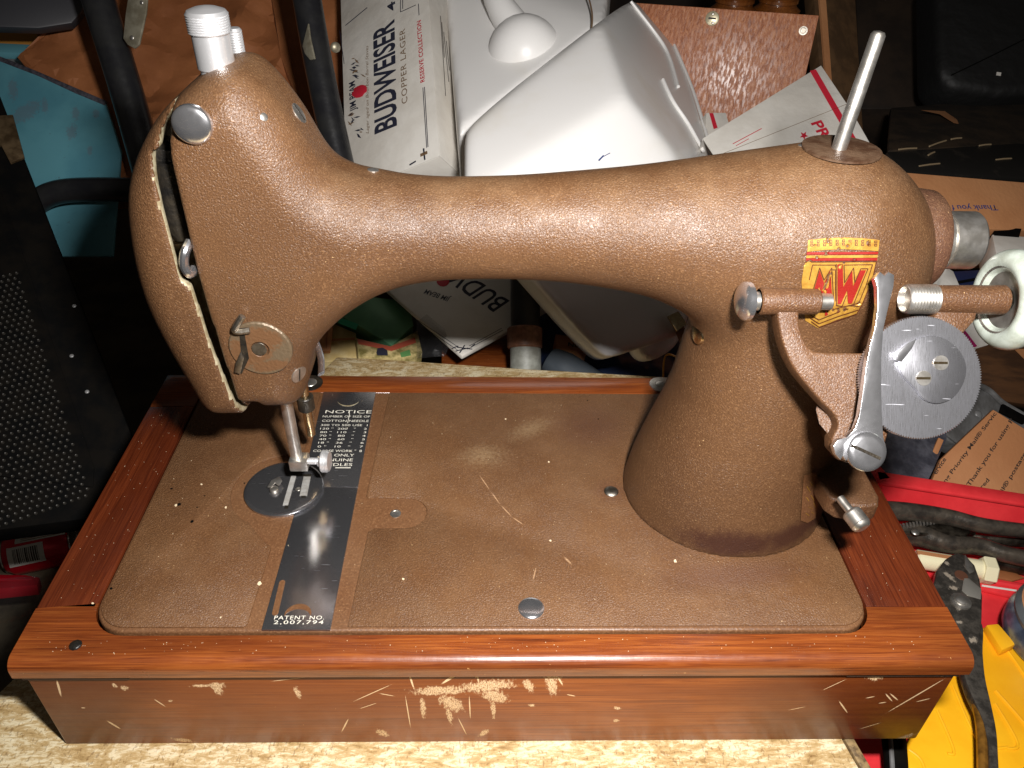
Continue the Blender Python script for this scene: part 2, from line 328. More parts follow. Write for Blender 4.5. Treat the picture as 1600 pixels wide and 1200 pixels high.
def text(s, org, ax, ay, wd, ht, mat, parent, name='lettering', bold=0.0, spacing=1.0, shear=0.0, lift=0.0):
    """lettering fitted into wd x ht mm with its lower left corner at org"""
    c = bpy.data.curves.new('t', 'FONT'); c.body = s; c.size = 1; c.offset = bold; c.space_character = spacing; c.shear = shear; c.resolution_u = 3
    o = bpy.data.objects.new('t', c); COL.objects.link(o); dg = bpy.context.evaluated_depsgraph_get(); me = bpy.data.meshes.new_from_object(o.evaluated_get(dg))
    bpy.data.objects.remove(o); bpy.data.curves.remove(c)
    n = len(me.vertices); co = np.empty(n*3, np.float32); me.vertices.foreach_get('co', co); co = co.reshape(-1, 3)
    lo, hi = co.min(0), co.max(0); ax, ay = Vector(ax).normalized(), Vector(ay).normalized(); nz = ax.cross(ay)
    loc = LOC[parent.name]; org = Vector(org)-loc+nz*lift
    A = np.array([ax*(wd/(hi[0]-lo[0])), ay*(ht/(hi[1]-lo[1]))], np.float32)
    p = ((co[:, :2]-lo[:2]) @ A + np.array(org, np.float32))*MM
    me.vertices.foreach_set('co', p.astype(np.float32).ravel()); me.update(); me.name = name
    return finish(name, me, mat, parent, loc, False)
# ------------------------------------------------------------------ the setting: floor and wall
single('floor', box((-3000, -1500, -640), (3000, 2200, -600)), simple('dark_floor', hexc(70, 60, 48), .7, 0, hexc(40, 34, 28), .01), '', '', kind='structure')
single('wall', box((-3000, 2000, -600), (3000, 2060, 2400)), simple('dark_wall', hexc(66, 52, 40), .8, 0, hexc(40, 30, 24), .01), '', '', kind='structure')
# ------------------------------------------------------------------ worktable
tt = thing('worktable', 'mottled cream tabletop carrying the wooden base of the sewing machine', 'table', (-40, 130, -600))
part('tabletop', prism([(-267, 42, -75.4), (-350, -140, -75.4), (212, -140, -75.4), (184, 0, -75.4), (152, 326, -75.4), (24, 337, -75.4), (-98, 350, -75.4), (-140, 353, -75.4)], (0, 0, -22)), M['table'], tt, bevel=1.5)
part('edge_strip', prism([(185.5, 0, -76.5), (213, -138, -76.5), (219, -138, -76.5), (191, 0, -76.5), (158, 322, -76.5), (153.5, 322, -76.5)], (0, 0, -24)), M['table_edge'], tt, bevel=1)
for x, y in ((-255, -60), (170, -60), (-110, 310), (120, 290)): part('leg', box((x-20, y-20, -600), (x+20, y+20, -97.6)), M['table_edge'], tt)
# ------------------------------------------------------------------ wooden base
wb = thing('wooden_plinth', 'varnished reddish wooden plinth with pale scuffs, under the brown sewing machine', 'plinth', (0, 100, -75))
fr = [(-226, -3.4), (226, -3.4), (226, 28), (184.6, 28)] + arc(168, 29, 16.6, 0, -90)[1:] + arc(-178, 31, 18.8, -90, -180) + [(-226, 28)]
part('front_rail', prism([(x, y, -10.5) for x, y in fr], (0, 0, 10.5)), M['wood_x'], wb, bevel=6.2, bseg=9, bsel=lambda a, b: abs(a.y+3.4) < .1 and abs(b.y+3.4) < .1 and (a-b).length > 100 and a.z > -1)
part('cove_strip', prism([(-222, 3, -10.6), (222, 3, -10.6), (222, -1.6, -10.6), (-222, -1.6, -10.6)], (0, 0, -3.2)), M['wood_x'], wb, bevel=.8)
part('dark_inlay', box((-223.4, -1.9, -14.1), (-174, 1.5, -10.9)), simple('dark_felt', hexc(70, 52, 42), .8, bs=.8), wb)
part('dark_inlay', box((168, -1.9, -14.1), (222.6, 1.5, -10.9)), bpy.data.materials['dark_felt'], wb)
part('side_rail', box((-226, 28.3, -10.5), (-197.4, 187, 0)), M['wood_y'], wb, bevel=.8)
part('side_rail', box((184.9, 28.3, -10.5), (226, 202.6, 0)), M['wood_y'], wb, bevel=.8)
part('back_rail', prism([(x, y, -10.5) for x, y in [(-226, 187.4), (-197.4, 187.4), (-197.4, 203), (226, 203), (226, 222), (-226, 222)]], (0, 0, 10.5)), M['wood_x'], wb, bevel=.8)
part('front_panel', box((-223.2, 0, -75), (223.0, 9, -13.9)), M['panel'], wb, bevel=1.2)
part('side_panel', box((-223.2, 9.2, -75), (-214, 213, -10.7)), M['wood_y'], wb)
part('side_panel', box((214, 9.2, -75), (223, 213, -10.7)), M['wood_y'], wb)
part('back_panel', box((-223.2, 213.2, -75), (223, 221, -10.7)), M['wood_x'], wb)
for hx, hy in ((-127, 212.5), (113, 213)):
    h = part('hinge', prism([(hx+a*1.0, hy+b, .1) for a, b in arc(0, 0, 8.5, 0, 360, 20)[:-1]], (0, 0, 1.0)), M['black_metal'] if hx < 0 else M['steel'], wb, bevel=.2)
    s_ = part('screw', dome((hx, hy, 1.1), (0, 0, 1), 4.6, 1.0), M['steel'], h)
part('stud', dome(on(118, 1008, 2, 0), (0, 0, 1), 3.0, 1.3, 10), M['black_metal'], wb)
# ------------------------------------------------------------------ sewing machine
sm = thing('sewing_machine', 'brown crackle-painted sewing machine without handwheel, set in the wooden base', 'sewing machine', (0, 108, 0))
def rrect(x0, y0, x1, y1, rs):
    a, b, c, d = rs
    return arc(x0+a, y0+a, a, 180, 270)+arc(x1-b, y0+b, b, 270, 360)+arc(x1-c, y1-c, c, 0, 90)+arc(x0+d, y1-d, d, 90, 180)
bed = part('bed', prism([(x, y, -9) for x, y in rrect(-196, 13.6, 183.3, 202, (18, 16, 6, 6))], (0, 0, 10.2)), M['band'], sm, bevel=1.6, bseg=3)
NC = (-122.4, 109.0)
lp = [(-194.2, 32)] + arc(-178, 31.8, 16.2, 180, 270) + [(-122, 15.6), (-120.5, 17)] + arc(-124, 64, 4, 0, 80, 4) + arc(NC[0], NC[1], 29.5, 242, 68, 22) + [(-117.5, 140), (-117.5, 200.6), (-194.2, 200.6)]
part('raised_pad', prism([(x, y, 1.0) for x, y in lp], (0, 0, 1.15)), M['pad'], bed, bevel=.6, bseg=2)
rp = [(-72.5, 15.6)] + arc(167.4, 31.4, 15.6, 270, 360) + [(182, 200.6), (-72, 200.6), (-75, 104)] + [(-74, 102.5), (-53, 102)] + arc(-51, 90.6, 11.4, 85, -85, 8) + [(-68, 79), (-70.4, 77)]
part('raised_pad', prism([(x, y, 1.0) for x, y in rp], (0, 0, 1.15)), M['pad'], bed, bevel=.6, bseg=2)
p = on(618, 803, 2, 1.2); hole = part('threaded_hole', lathe((p.x, p.y, .9), (0, 0, 1), [(0, 3.0), (.7, 3.0), (.7, 2.3), (.45, 2.3), (.45, .2)], 20), M['steel'], bed)
part('bed_screw', dome((on(955, 768, 2, 2).x, on(955, 768, 2, 2).y, 1.8), (0, 0, 1), 4.4, 1.8), M['dull_steel'], bed)
part('chrome_button', dome((on(830, 951, 2, 2).x, on(830, 951, 2, 2).y, 1.8), (0, 0, 1), 6.6, 1.3, base=.7), M['chrome'], bed)
# flecks of paint and grit lying on the bed paint
# --- arm, head and pillar as one casting
def sdpoly(px, pz, poly):
    d = np.full(px.shape, 1e9); s_ = np.ones(px.shape); n = len(poly)
    for i in range(n):
        ax, az = poly[i]; bx, bz = poly[i-1]; ex, ez = bx-ax, bz-az; wx, wz = px-ax, pz-az
        t = np.clip((wx*ex+wz*ez)/(ex*ex+ez*ez), 0, 1); d = np.minimum(d, (wx-ex*t)**2+(wz-ez*t)**2)
        c1 = pz >= az; c2 = pz < bz; c3 = ex*wz > ez*wx; al = (c1 & c2 & c3) | (~c1 & ~c2 & ~c3); s_ = np.where(al, -s_, s_)
    return s_*np.sqrt(d)
def cr2(pts, n=6): return [(p.x, p.y) for p in spline([(a, b, 0) for a, b in pts], n)]
def surface_nets(d, org, h):
    s_ = d < 0; nx, ny, nz = d.shape; cnt = np.zeros((nx-1, ny-1, nz-1)); acc = np.zeros((nx-1, ny-1, nz-1, 3))
    cs = [(i, j, k) for i in (0, 1) for j in (0, 1) for k in (0, 1)]
    sl = lambda c: (slice(c[0], nx-1+c[0]), slice(c[1], ny-1+c[1]), slice(c[2], nz-1+c[2]))
    for a in cs:
        for ax in range(3):
            if a[ax]: continue
            b = list(a); b[ax] = 1; da, db = d[sl(a)], d[sl(b)]; mk = (da < 0) != (db < 0)
            t = np.where(mk, da/np.where(mk, da-db, 1), 0)
            for c in range(3): acc[..., c] += np.where(mk, a[c]+(t if c == ax else 0), 0)
            cnt += mk
    ids = np.full(cnt.shape, -1, np.int64); on_ = cnt > 0; ids[on_] = np.arange(on_.sum()); ijk = np.argwhere(on_)
    V_ = (ijk + acc[on_]/cnt[on_][:, None])*h + np.array(org); F_ = []
    for ax in range(3):
        a = [slice(0, n) for n in d.shape]; b = list(a); a[ax] = slice(0, d.shape[ax]-1); b[ax] = slice(1, None)
        mk = s_[tuple(a)] != s_[tuple(b)]; o1, o2 = [c for c in range(3) if c != ax]
        for i, j, k in np.argwhere(mk):
            c = [i, j, k]
            if c[o1] < 1 or c[o2] < 1 or c[o1] >= d.shape[o1]-1 or c[o2] >= d.shape[o2]-1: continue
            q = []
            for e1, e2 in ((-1, -1), (0, -1), (0, 0), (-1, 0)):
                t = list(c); t[o1] += e1; t[o2] += e2; q.append(ids[tuple(t)])
            F_.append(q)
    return V_, F_
def smooth_nets(V_, F_, it=2):
    F4 = np.array(F_)
    for _ in range(it):
        acc = np.zeros_like(V_); c = np.zeros(len(V_))
        for k in range(4):
            for j in (1, 3):
                np.add.at(acc, F4[:, k], V_[F4[:, (k+j) % 4]]); np.add.at(c, F4[:, k], 1)
        V_ = V_*.45 + acc/c[:, None]*.55
    return V_
top = [(-128, 226), (-121, 231.3), (-113, 235.3), (-106, 237.2), (-99.6, 235.6), (-92.6, 228.8), (-84, 216), (-75, 198.6), (-66, 192.4), (-53, 190.3), (-39, 188.8), (-24, 188.4), (5, 189.4), (34, 191.8), (63, 194.8), (93, 199), (122, 203.2), (143, 206), (158, 204.6), (172, 198), (184, 187.5), (192.5, 175), (197, 160), (197.5, 148), (194, 135), (186, 122)]
bot = [(100, 116), (92, 122.5), (80, 130.5), (63, 137), (34, 141.8), (5, 143.4), (-24, 142.7), (-39, 141), (-53, 137.2), (-65, 131.2), (-76, 123), (-86, 112.5), (-91.5, 101), (-95, 88), (-98.5, 80), (-103, 76.8)]
arm_poly = cr2(top, 5) + cr2(bot, 5) + [(-126, 76.6), (-150, 76.6), (-150, 205)]
H = 1.6; ox, oy, oz = -140.0, 46.0, -1.0
gx = ox+H*np.arange(int(350/H)); gy = oy+H*np.arange(int(130/H)); gz = oz+H*np.arange(int(246/H))
X2, Z2 = np.meshgrid(gx, gz, indexing='ij'); d2 = sdpoly(X2, Z2, arm_poly)
tyx = np.interp(gx, [-170, -88, -66, -45, -24, 5, 34, 63, 80, 93, 120, 150, 210], [29, 29, 28, 24.5, 22.9, 23, 25, 28.8, 31.5, 34, 39, 42, 42])
Rx = np.interp(gx, [-170, -100, -66, -45, -24, 210], [15, 19, 23, 23, 22.4, 100]); Rx = np.minimum(Rx, tyx*.985)
AX, AY, AZ = gx[:, None, None], gy[None, :, None], gz[None, None, :]
q1 = d2[:, None, :]+Rx[:, None, None]; q2 = np.abs(AY-109.0)-tyx[:, None, None]+Rx[:, None, None]
q1, q2 = np.broadcast_arrays(q1, q2)
da = np.minimum(np.maximum(q1, q2), 0)+np.hypot(np.maximum(q1, 0), np.maximum(q2, 0))-Rx[:, None, None]
xl = np.interp(gz, [-5, 0, 8, 20, 34, 48, 62, 79, 114, 150], [72.5, 72.5, 73.4, 75.3, 78.6, 82.6, 86.8, 90.6, 94.5, 97]); xr = np.interp(gz, [0, 30, 114, 150], [187, 185, 181, 180]); ry = np.interp(gz, [0, 10, 34, 62, 114, 150], [53, 51.5, 48.5, 45.5, 41.5, 41])
xc = ((xl+xr)/2)[None, None, :]; rx = ((xr-xl)/2)[None, None, :]; ry = ry[None, None, :]
kk = np.sqrt(((AX-xc)/rx)**2+((AY-110)/ry)**2); gl = np.sqrt(((AX-xc)/rx**2)**2+((AY-110)/ry**2)**2)+1e-9
dp = np.maximum(np.maximum(kk*(kk-1)/gl, AZ-150), -(AZ-1.9))
hh = np.clip(.5+.5*(dp-da)/9, 0, 1); db = dp*(1-hh)+da*hh-9*hh*(1-hh); db = np.where(AZ < 1.95, np.maximum(db, 1.95-AZ), db)
xh = np.interp(gz, [60, 83, 120, 157, 177, 207, 220, 228, 245], [-125, -125.2, -128.2, -130.2, -130, -129.4, -128.4, -126.6, -124])[None, None, :]
db = np.maximum(db, xh-AX)
cav = np.maximum(db+4.0, AX+99)                                   # hollow behind the end cover
db = np.maximum(db, -np.maximum(np.maximum(da+4.0, AX+99), 82-AZ))
nt = np.maximum(np.maximum(np.abs(AX+119.8)-3.2, AZ-86), AY-96); db = np.maximum(db, -nt)
pl = np.hypot(AX-145, AY-109)-17.2; db = np.maximum(db, np.minimum(18-(pl+18), 205.2-AZ+0*AX)*-1) if False else db
db = np.where(pl < 0, np.maximum(db, AZ-205.0), db)
V_, F_ = surface_nets(db, (ox, oy, oz), H); V_ = smooth_nets(V_, F_, 2)
g = G(); g.add([Vector(v) for v in V_], [tuple(int(i) for i in q) for q in F_])
body = part('arm_casting', g, M['body'], sm, angle=50)
BODY = BVHTree.FromPolygons([tuple(v) for v in V_], [tuple(int(i) for i in q) for q in F_])
# --- end cover (loose, with a gap beside the head)
cov = cr2([(-107, 237.2), (-116, 234), (-125, 228.5), (-135, 220), (-143, 210.5), (-150.5, 199), (-156, 186), (-159.3, 170), (-161, 152), (-160.6, 135), (-157.3, 115), (-151.5, 92), (-147.8, 79), (-142, 73.2), (-134, 72.6)], 5)+[(-120, 73), (-100, 110), (-100, 200)]
ox2, oz2 = -168.0, 68.0; gx = ox2+1.2*np.arange(int(52/1.2)); gy = 76+1.2*np.arange(int(66/1.2)); gz = oz2+1.2*np.arange(int(176/1.2))
X2, Z2 = np.meshgrid(gx, gz, indexing='ij'); d2 = sdpoly(X2, Z2, cov); AX, AY, AZ = gx[:, None, None], gy[None, :, None], gz[None, None, :]
Rr = 17.0; q1, q2 = np.broadcast_arrays(d2[:, None, :]+Rr, np.abs(AY-109.0)-29.3+Rr)
dc = np.minimum(np.maximum(q1, q2), 0)+np.hypot(np.maximum(q1, 0), np.maximum(q2, 0))-Rr
ze, xe = [60, 77.4, 120.5, 149.5, 151, 154, 191, 208.5, 210, 215, 223, 229.2, 240], [-125.6, -126.4, -131.9, -133.8, -134.2, -137.6, -137.6, -138, -134, -133.4, -128.2, -126.2, -120.6]
XE = np.interp(gz, ze, xe)
douter = dc.copy(); dc = np.maximum(np.maximum(dc, -(dc+4.6)), AX-XE[None, None, :])
V2, F2 = surface_nets(dc, (ox2, 76, oz2), 1.2); V2 = smooth_nets(V2, F2, 2)
g = G(); g.add([Vector(v) for v in V2], [tuple(int(i) for i in q) for q in F2])
fc = np.array([[V2[i] for i in q] for q in F2]).mean(1); ii = np.clip(((fc-np.array([ox2, 76, oz2]))/1.2+.5).astype(int), 0, np.array(douter.shape)-1)
dv = douter[ii[:, 0], ii[:, 1], ii[:, 2]]
g.mi = [1 if (d < -1.0) else 0 for d in dv]
cover = part('end_cover', g, [M['body'], M['bare']], sm, angle=55)
# --- mechanism seen in the gap
mech = sub('needle_mechanism', sm)
part('oily_lever', tube([at_ for at_ in [on(262, 250, 1, 98), on(270, 300, 1, 97), on(275, 340, 1, 96), on(288, 372, 1, 96)]], [7, 6, 5.5, 4], 10, flat=.8), M['black_metal'], mech)
part('oily_block', obox(on(268, 265, 1, 104), (6, 0, -1), (0, 8, 0), (1, 0, 12)), M['black_metal'], mech, bevel=2)
part('oily_block', obox(on(278, 345, 1, 104), (6, 0, -1), (0, 8, 0), (1, 0, 9)), M['black_metal'], mech, bevel=2)
part('brass_link', obox(on(284, 378, 1, 98), (5, 0, 0), (0, 5, 0), (0, 0, 1.5)), M['brass'], mech, bevel=.5)
part('take_up_loop', tube([on(297, 377, 1, 84), on(289, 395, 1, 80), on(288, 415, 1, 79), on(297, 428, 1, 80), on(303, 420, 1, 84)], 2.0, 10), M['chrome'], mech)
# --- small fittings of the head
fit = on(301, 194, 1, 80); part('cover_knob', dome((fit.x, 80.6, fit.z), (0, -1, 0), 7.6, 2.2, base=1.6), M['chrome'], sm)
cp = on(339, 106, 1, 107)
k = part('thread_post', lathe((cp.x, 107, cp.z-4), (0, 0, 1), [(0, 6.4), (3.6, 6.4), (4.2, 7.2), (16.5, 7.2), (17, 7.2)]+[(17+i*.45, 7.75+(.35 if i % 2 else 0)) for i in range(17)]+[(25, 7.2), (26, 4.5), (26.6, 1.5), (26.7, .2)], 40), M['post'], sm)
cq = on(371, 78, 1, 128)
part('bar_screw', lathe((cq.x, 128, cq.z-5), (0, 0, 1), [(0, 2.9)]+[(3+i*.5, 2.9+(.25 if i % 2 else 0)) for i in range(20)]+[(13.6, 2.4), (13.7, .1)], 24), M['post'], sm)
def on_body(x, y):
    d = ray(x, y).normalized(); hit = BODY.ray_cast(CX, d); return hit[0], hit[1]
for x, y, r in ((412, 183, 1.6), (467, 177, 4.4), (467, 585, 4.4), (583, 266, 2.5), (1255, 227, 2.2)):
    hp, hn = on_body(x, y)
    if hp is None: continue
    o = part('slotted_screw', lathe(hp-hn*.8, hn, [(0, r), (1.1, r), (1.25, r*.85), (1.3, .1)], 20), M['steel'], sm)
    if r > 3: part('screw_slot', obox(hp+hn*.56, frame(hn)[1]*r*.85, frame(hn)[0]*.35, hn*.05), M['black_metal'], o)
# tension plate on the face of the head
tc = on(407, 545, 1, 79.2)
tp = sub('tension_plate', sm); ty_ = 79.6
def tensmat():
    s = NT('worn_tension_disc'); mk = s.blobs('xz', [(tc.x-6, tc.z-2, 12, 8, .5), (tc.x+2, tc.z+6, 8, 6, 0), (tc.x+3, tc.z-9, 9, 3, .2)], .4, .9); t = s.sstep(mk, -.25, .15)
    return s.out(s.mix(t, hexc(104, 88, 68), BR), s.mix(t, (.42,)*3+(1,), (.45,)*3+(1,)), s.math('MULTIPLY', s.math('SUBTRACT', 1.0, t), .3), s.bump(s.noise(s.pos, .6, 3), .0004), Specular_IOR_Level=.6)
M['tension'] = tensmat()
part('base_disc', lathe((tc.x, ty_+2, tc.z), (0, -1, 0), [(0, 14.2), (2.3, 14.2), (2.9, 13.6), (3.0, 4.2), (1.2, 3.0), (.6, .2)], 48), M['tension'], tp)
part('threaded_hole', lathe((tc.x-.3, ty_-1.3, tc.z+.3), (0, 1, 0), [(0, 3.4), (0.02, 2.9), (.5, 2.6), (.9, 2.9), (1.4, 2.5), (2.2, 2.5), (2.3, .2)], 24), M['dull_steel'], tp)
part('slot', prism([on(x, y, 1, ty_-1.15) for x, y in [(374, 522), (382, 522), (389, 560), (378, 584), (372, 578), (377, 558)]], (0, .9, 0)), M['black_metal'], tp)
part('spring_tab', prism([on(x, y, 1, ty_-2.2) for x, y in [(376, 550), (381, 560), (375, 585), (366, 582), (368, 568)]], (0, 1, 0)), M['dull_steel'], tp, bevel=.3)
part('thread_hook', tube([on(379, 494, 1, ty_-2.6), on(370, 508, 1, ty_-3.4), on(367, 516, 1, ty_-3.4), on(374, 518, 1, ty_-3.2), on(390, 516, 1, ty_-2.4)], 1.5, 10), M['dull_steel'], tp)
# needle bar, clamp, presser bar, lifter
nx, ny = -111.9, 109.0
part('needle_bar', cyl((nx, ny, 84), (nx, ny, 27), 3.2, ch=.3), M['steel'], sm)
nc = part('needle_clamp', obox((nx+1.5, ny-1, 24), (5.0, 0, 0), (0, 4.2, 0), (0, 0, 3.6)), M['steel'], sm, bevel=.6)
part('clamp_screw', lathe((nx+6, ny-1.4, 25.0), (1, -.05, .03), [(0, 1.9)]+[(1+i*.35, 1.75+(.3 if i % 2 else 0)) for i in range(14)]+[(6.2, 3.0), (8, 3.0), (8, 5.8)]+[(8.3+i*.4, 6.1+(.25 if i % 2 else 0)) for i in range(9)]+[(12.4, 5.4), (12.6, .1)], 32), M['post'], nc)
pb = part('presser_bar', cyl((-107, 127, 90), (-107, 127, 28), 2.7, ch=.3), M['brass'], sm)
part('collar', cyl((-107, 127, 46.5), (-107, 127, 55.5), 4.6, ch=.4), M['black_metal'], pb)
lf = part('presser_lifter', tube([at(494, 536, 395), at(499, 550, 394), at(502, 565, 394), at(502, 584, 392)], [3.2, 3.5, 3.8, 3.9], 10, flat=.3, nrm=(0, 1, .5)), M['chrome'], sm)
# plates
zt = 1.9
tp1 = part('throat_plate', prism([(x, y, .9) for x, y in [(-115.8, 201), (-81.2, 201), (-80.6, 110.9), (-112.8, 110.9)]], (0, 0, 1.1)), M['plate'], sm, bevel=.25)
tp2 = part('slide_plate', prism([(x, y, .9) for x, y in [(-112.8, 110.5), (-80.6, 110.5), (-80.4, 13.9), (-113.2, 13.9)]], (0, 0, 1.1)), M['plate'], sm, bevel=.35)
def pz(x, y): return on(x, y, 2, zt+.12)
for s_, xa, xb, y, hgt in [('NOTICE', 508, 580, 645.5, 7.2), ('NUMBER OF SIZE OF', 504, 578, 652, 4.4), ('COTTON NEEDLE', 503, 576, 659, 4.8), ('300 TO 500 USE  1', 501, 574, 665.5, 4.2), ('120 "  200   "    2', 500, 573, 671, 4), (' 80 "  110   "    3', 500, 572, 676.5, 4), (' 70 "   80   "    4', 499, 571, 682, 4), (' 40 "   60   "    5', 498, 570, 687.5, 4), (' 18 "   36   "    6', 497, 568, 693, 4), ('  0 "   10   "    7', 496, 567, 699, 4), ('COARSE WORK "  8', 489, 565, 706, 4.8), ('USE ONLY', 499, 553, 713, 5.4), ('GENUINE', 497, 551, 720.5, 5.6), ('NEEDLES', 495, 550, 728, 5.8)]:
    a, b = pz(xa, y), pz(xb, y); text(s_, a, (1, 0, 0), (0, 1, 0), (b-a).length, hgt*.43, M['engrave'], tp1, bold=-.006)
part('rule_line', prism([pz(524, 730.4), pz(548, 730.4), pz(548, 731.4), pz(524, 731.4)], (0, 0, .05)), M['engrave'], tp1, smooth=False)
part('divider_line', prism([pz(546, 645.5), pz(546.8, 645.5), pz(543.5, 661), pz(542.7, 661)], (0, 0, .05)), M['engrave'], tp1, smooth=False)
def crescent(cx, cy, r, a0, a1, k): return [(cx+r*math.cos(R(a)), cy+r*math.sin(R(a))) for a in np.linspace(a0, a1, 10)]+[(cx+r*math.cos(R(a)), cy+k+r*.86*math.sin(R(a))) for a in np.linspace(a1, a0, 10)]
c = pz(545, 624); part('finger_recess', prism([(x, y, zt+.1) for x, y in crescent(c.x, c.y, 7.4, 202, 338, -.1)], (0, 0, .12)), M['bare'], tp1, smooth=False)
c = pz(467, 953); part('finger_recess', prism([(x, y, zt+.1) for x, y in crescent(c.x, c.y-3, 6.6, 15, 165, -2.2)], (0, 0, .12)), M['band'], tp2, smooth=False)
part('slot', prism([(x, y, zt+.1) for x, y in [(a+pz(430, 958).x, b+pz(430, 958).y) for a, b in arc(0, 0, 1.5, 180, 360, 5)]+[(a+pz(441, 910).x, b+pz(441, 910).y) for a, b in arc(0, 0, 1.5, 0, 180, 5)]], (0, 0, .12)), M['band'], tp2, smooth=False)
a, b = pz(428, 968), pz(506, 968.5); text('PATENT NO.', a, (1, 0, 0), (0, 1, 0), (b-a).length, 2.2, M['engrave'], tp2, bold=.0, spacing=1.15)
a, b = pz(427, 976), pz(507, 976); text('2,007,794', a, (1, 0, 0), (0, 1, 0), (b-a).length*.97, 2.4, M['engrave'], tp2, bold=.0, spacing=1.2)
npl = part('needle_plate', lathe((NC[0], NC[1], 1.0), (0, 0, 1), [(0, 21.6), (1.2, 21.6), (1.5, 22.1), (2.1, 22.1), (2.6, 21.5), (2.75, 20), (2.75, .1)], 64), M['plate'], sm)
ztop = 3.75
def feed(pxl, n):
    g = G(); (x0, y0), (x1, y1), wd = pxl; p0, p1 = on(x0, y0, 2, ztop), on(x1, y1, 2, ztop)
    prism([p0+Vector((-wd, 0, 0)), p0+Vector((wd, 0, 0)), p1+Vector((wd, 0, 0)), p1+Vector((-wd, 0, 0))], (0, 0, .25), g)
    for i in range(n):
        q = p0.lerp(p1, (i+.5)/n); l = (p1-p0).length/n; prism([q+Vector((-wd*.9, -l*.4, .25)), q+Vector((wd*.9, -l*.4, .25)), q+Vector((wd*.9, l*.25, .75)), q+Vector((-wd*.9, l*.25, .75))], (0, 0, -.3), g)
    return g
part('feed_dog', feed(((446, 790), (459, 744), 1.5), 13), M['feed'], npl); part('feed_dog', feed(((474, 775), (480, 745), 2.1), 6), M['feed'], npl)
part('needle_slot', prism([on(x, y, 2, ztop) for x, y in [(444, 795), (450, 795), (463, 741), (457, 741)]], (0, 0, .1)), M['black_metal'], npl, smooth=False)
part('needle_slot', prism([on(x, y, 2, ztop) for x, y in [(470, 778), (478, 778), (487, 741), (474, 741)]], (0, 0, .1)), M['black_metal'], npl, smooth=False)
part('needle_hole', lathe(on(466, 764, 2, ztop), (0, 0, 1), [(0, 1.6), (.25, 1.4), (.25, .8), (.05, .7)], 18), M['steel'], npl)
q = on(429, 768, 2, ztop); part('plate_screw', lathe(q, (0, 0, 1), [(0, 2.4)]+[(.4+i*.35, 2.2+(.25 if i % 2 else 0)) for i in range(6)]+[(2.6, 1.8), (2.7, .1)], 20), M['steel'], npl)
part('guide_finger', prism([on(x, y, 2, ztop+2.4) for x, y in [(418, 762), (424, 752), (437, 746), (441, 752), (436, 760), (430, 756), (425, 762)]], (0, 0, .8)), M['steel'], npl, bevel=.2)
# spool pin
sp_ = on(1311, 236, 1, 107)
ppl = part('spool_pin_plate', lathe((145, 109, 204.4), (0, 0, 1), [(0, 16.5), (.8, 16.5), (1.0, 15.8), (1.05, .1)], 40), simple('rusty_brown_plate', hexc(98, 76, 58), .5, .2, hexc(70, 46, 30), .12, bs=.5, bd=.0003), sm)
pt = on(1367, 80, 1, 109)
part('spool_pin', lathe((sp_.x, 108, 204), Vector((pt.x, 111, pt.z))-Vector((sp_.x, 108, 204)), [(0, 3.2), (46.5, 2.9), (47.6, 2.2), (48, .3)], 24), M['steel'], sm)
# handwheel shaft on the right
hx0 = Vector((190, 109, 164)); hub = sub('handwheel_shaft', sm)
part('flange', lathe((184, 109, 162.5), (1, 0, 0), [(0, 23.5), (6, 23.3), (11, 22.6), (12.6, 21.4), (12.8, 8)], 48), crackle('dark_flange_paint', hexc(92, 62, 46), hexc(78, 52, 40), .2), hub)
part('shaft', lathe((195, 109, 162.6), (1, 0, 0), [(0, 12.6), (8, 12.6), (8.2, 12.2), (8.8, 12.2), (9, 13.2), (22, 13.2), (23, 12.4), (23.1, .1)], 48), M['steel'], hub)
part('set_screw', lathe((198.6, 99.4, 155.6), (0, -.80, -.58), [(0, 4.0), (1.2, 4.0), (1.3, .1)], 20), M['brass'], hub)
# boss with oil screw on the pillar's left
hp = on(1096, 518, 1, 100)
bs = part('side_boss', lathe(hp+Vector((14, 2, -.5)), (-1, -.14, .05), [(0, 8.2), (7, 8.0), (13.4, 7.4), (13.8, 6.8), (13.85, .1)], 28), M['body'], sm)
part('boss_screw', dome(hp+Vector((.4, .1, 0)), (-1, -.14, .05), 6.4, 1.8, base=2.2), M['brass'], bs)
# badge printed on the front of the pillar: conforms to the casting
def decal(name, pts, mat, parent, lift, cuts=3):
    loc = LOC[parent.name]; bm = bmesh.new(); vs = [bm.verts.new((x, -y, 0)) for x, y in pts]; bm.faces.new(vs)
    bmesh.ops.triangulate(bm, faces=bm.faces[:])
    for _ in range(cuts+3):
        lg = [e for e in bm.edges if e.calc_length() > 6]
        if lg: bmesh.ops.subdivide_edges(bm, edges=lg, cuts=1); bmesh.ops.triangulate(bm, faces=bm.faces[:])
    for v in bm.verts:
        h_, n_ = on_body(v.co.x, -v.co.y)
        if h_ is None: h_, n_ = on(v.co.x, -v.co.y, 1, 66), Vector((0, -1, 0))
        v.co = (h_+n_*(lift*1.7)-loc)*MM
    bmesh.ops.recalc_face_normals(bm, faces=bm.faces); me = bpy.data.meshes.new(name); bm.to_mesh(me); bm.free()
    return finish(name, me, mat, parent, loc, True)
bg = sub('badge', sm)
decal('crest_top', [(1262, 375), (1290, 372), (1318, 371), (1346, 372), (1373, 375), (1371, 392), (1345, 390), (1317, 389), (1290, 390), (1261, 393)], M['gold'], bg, .35)
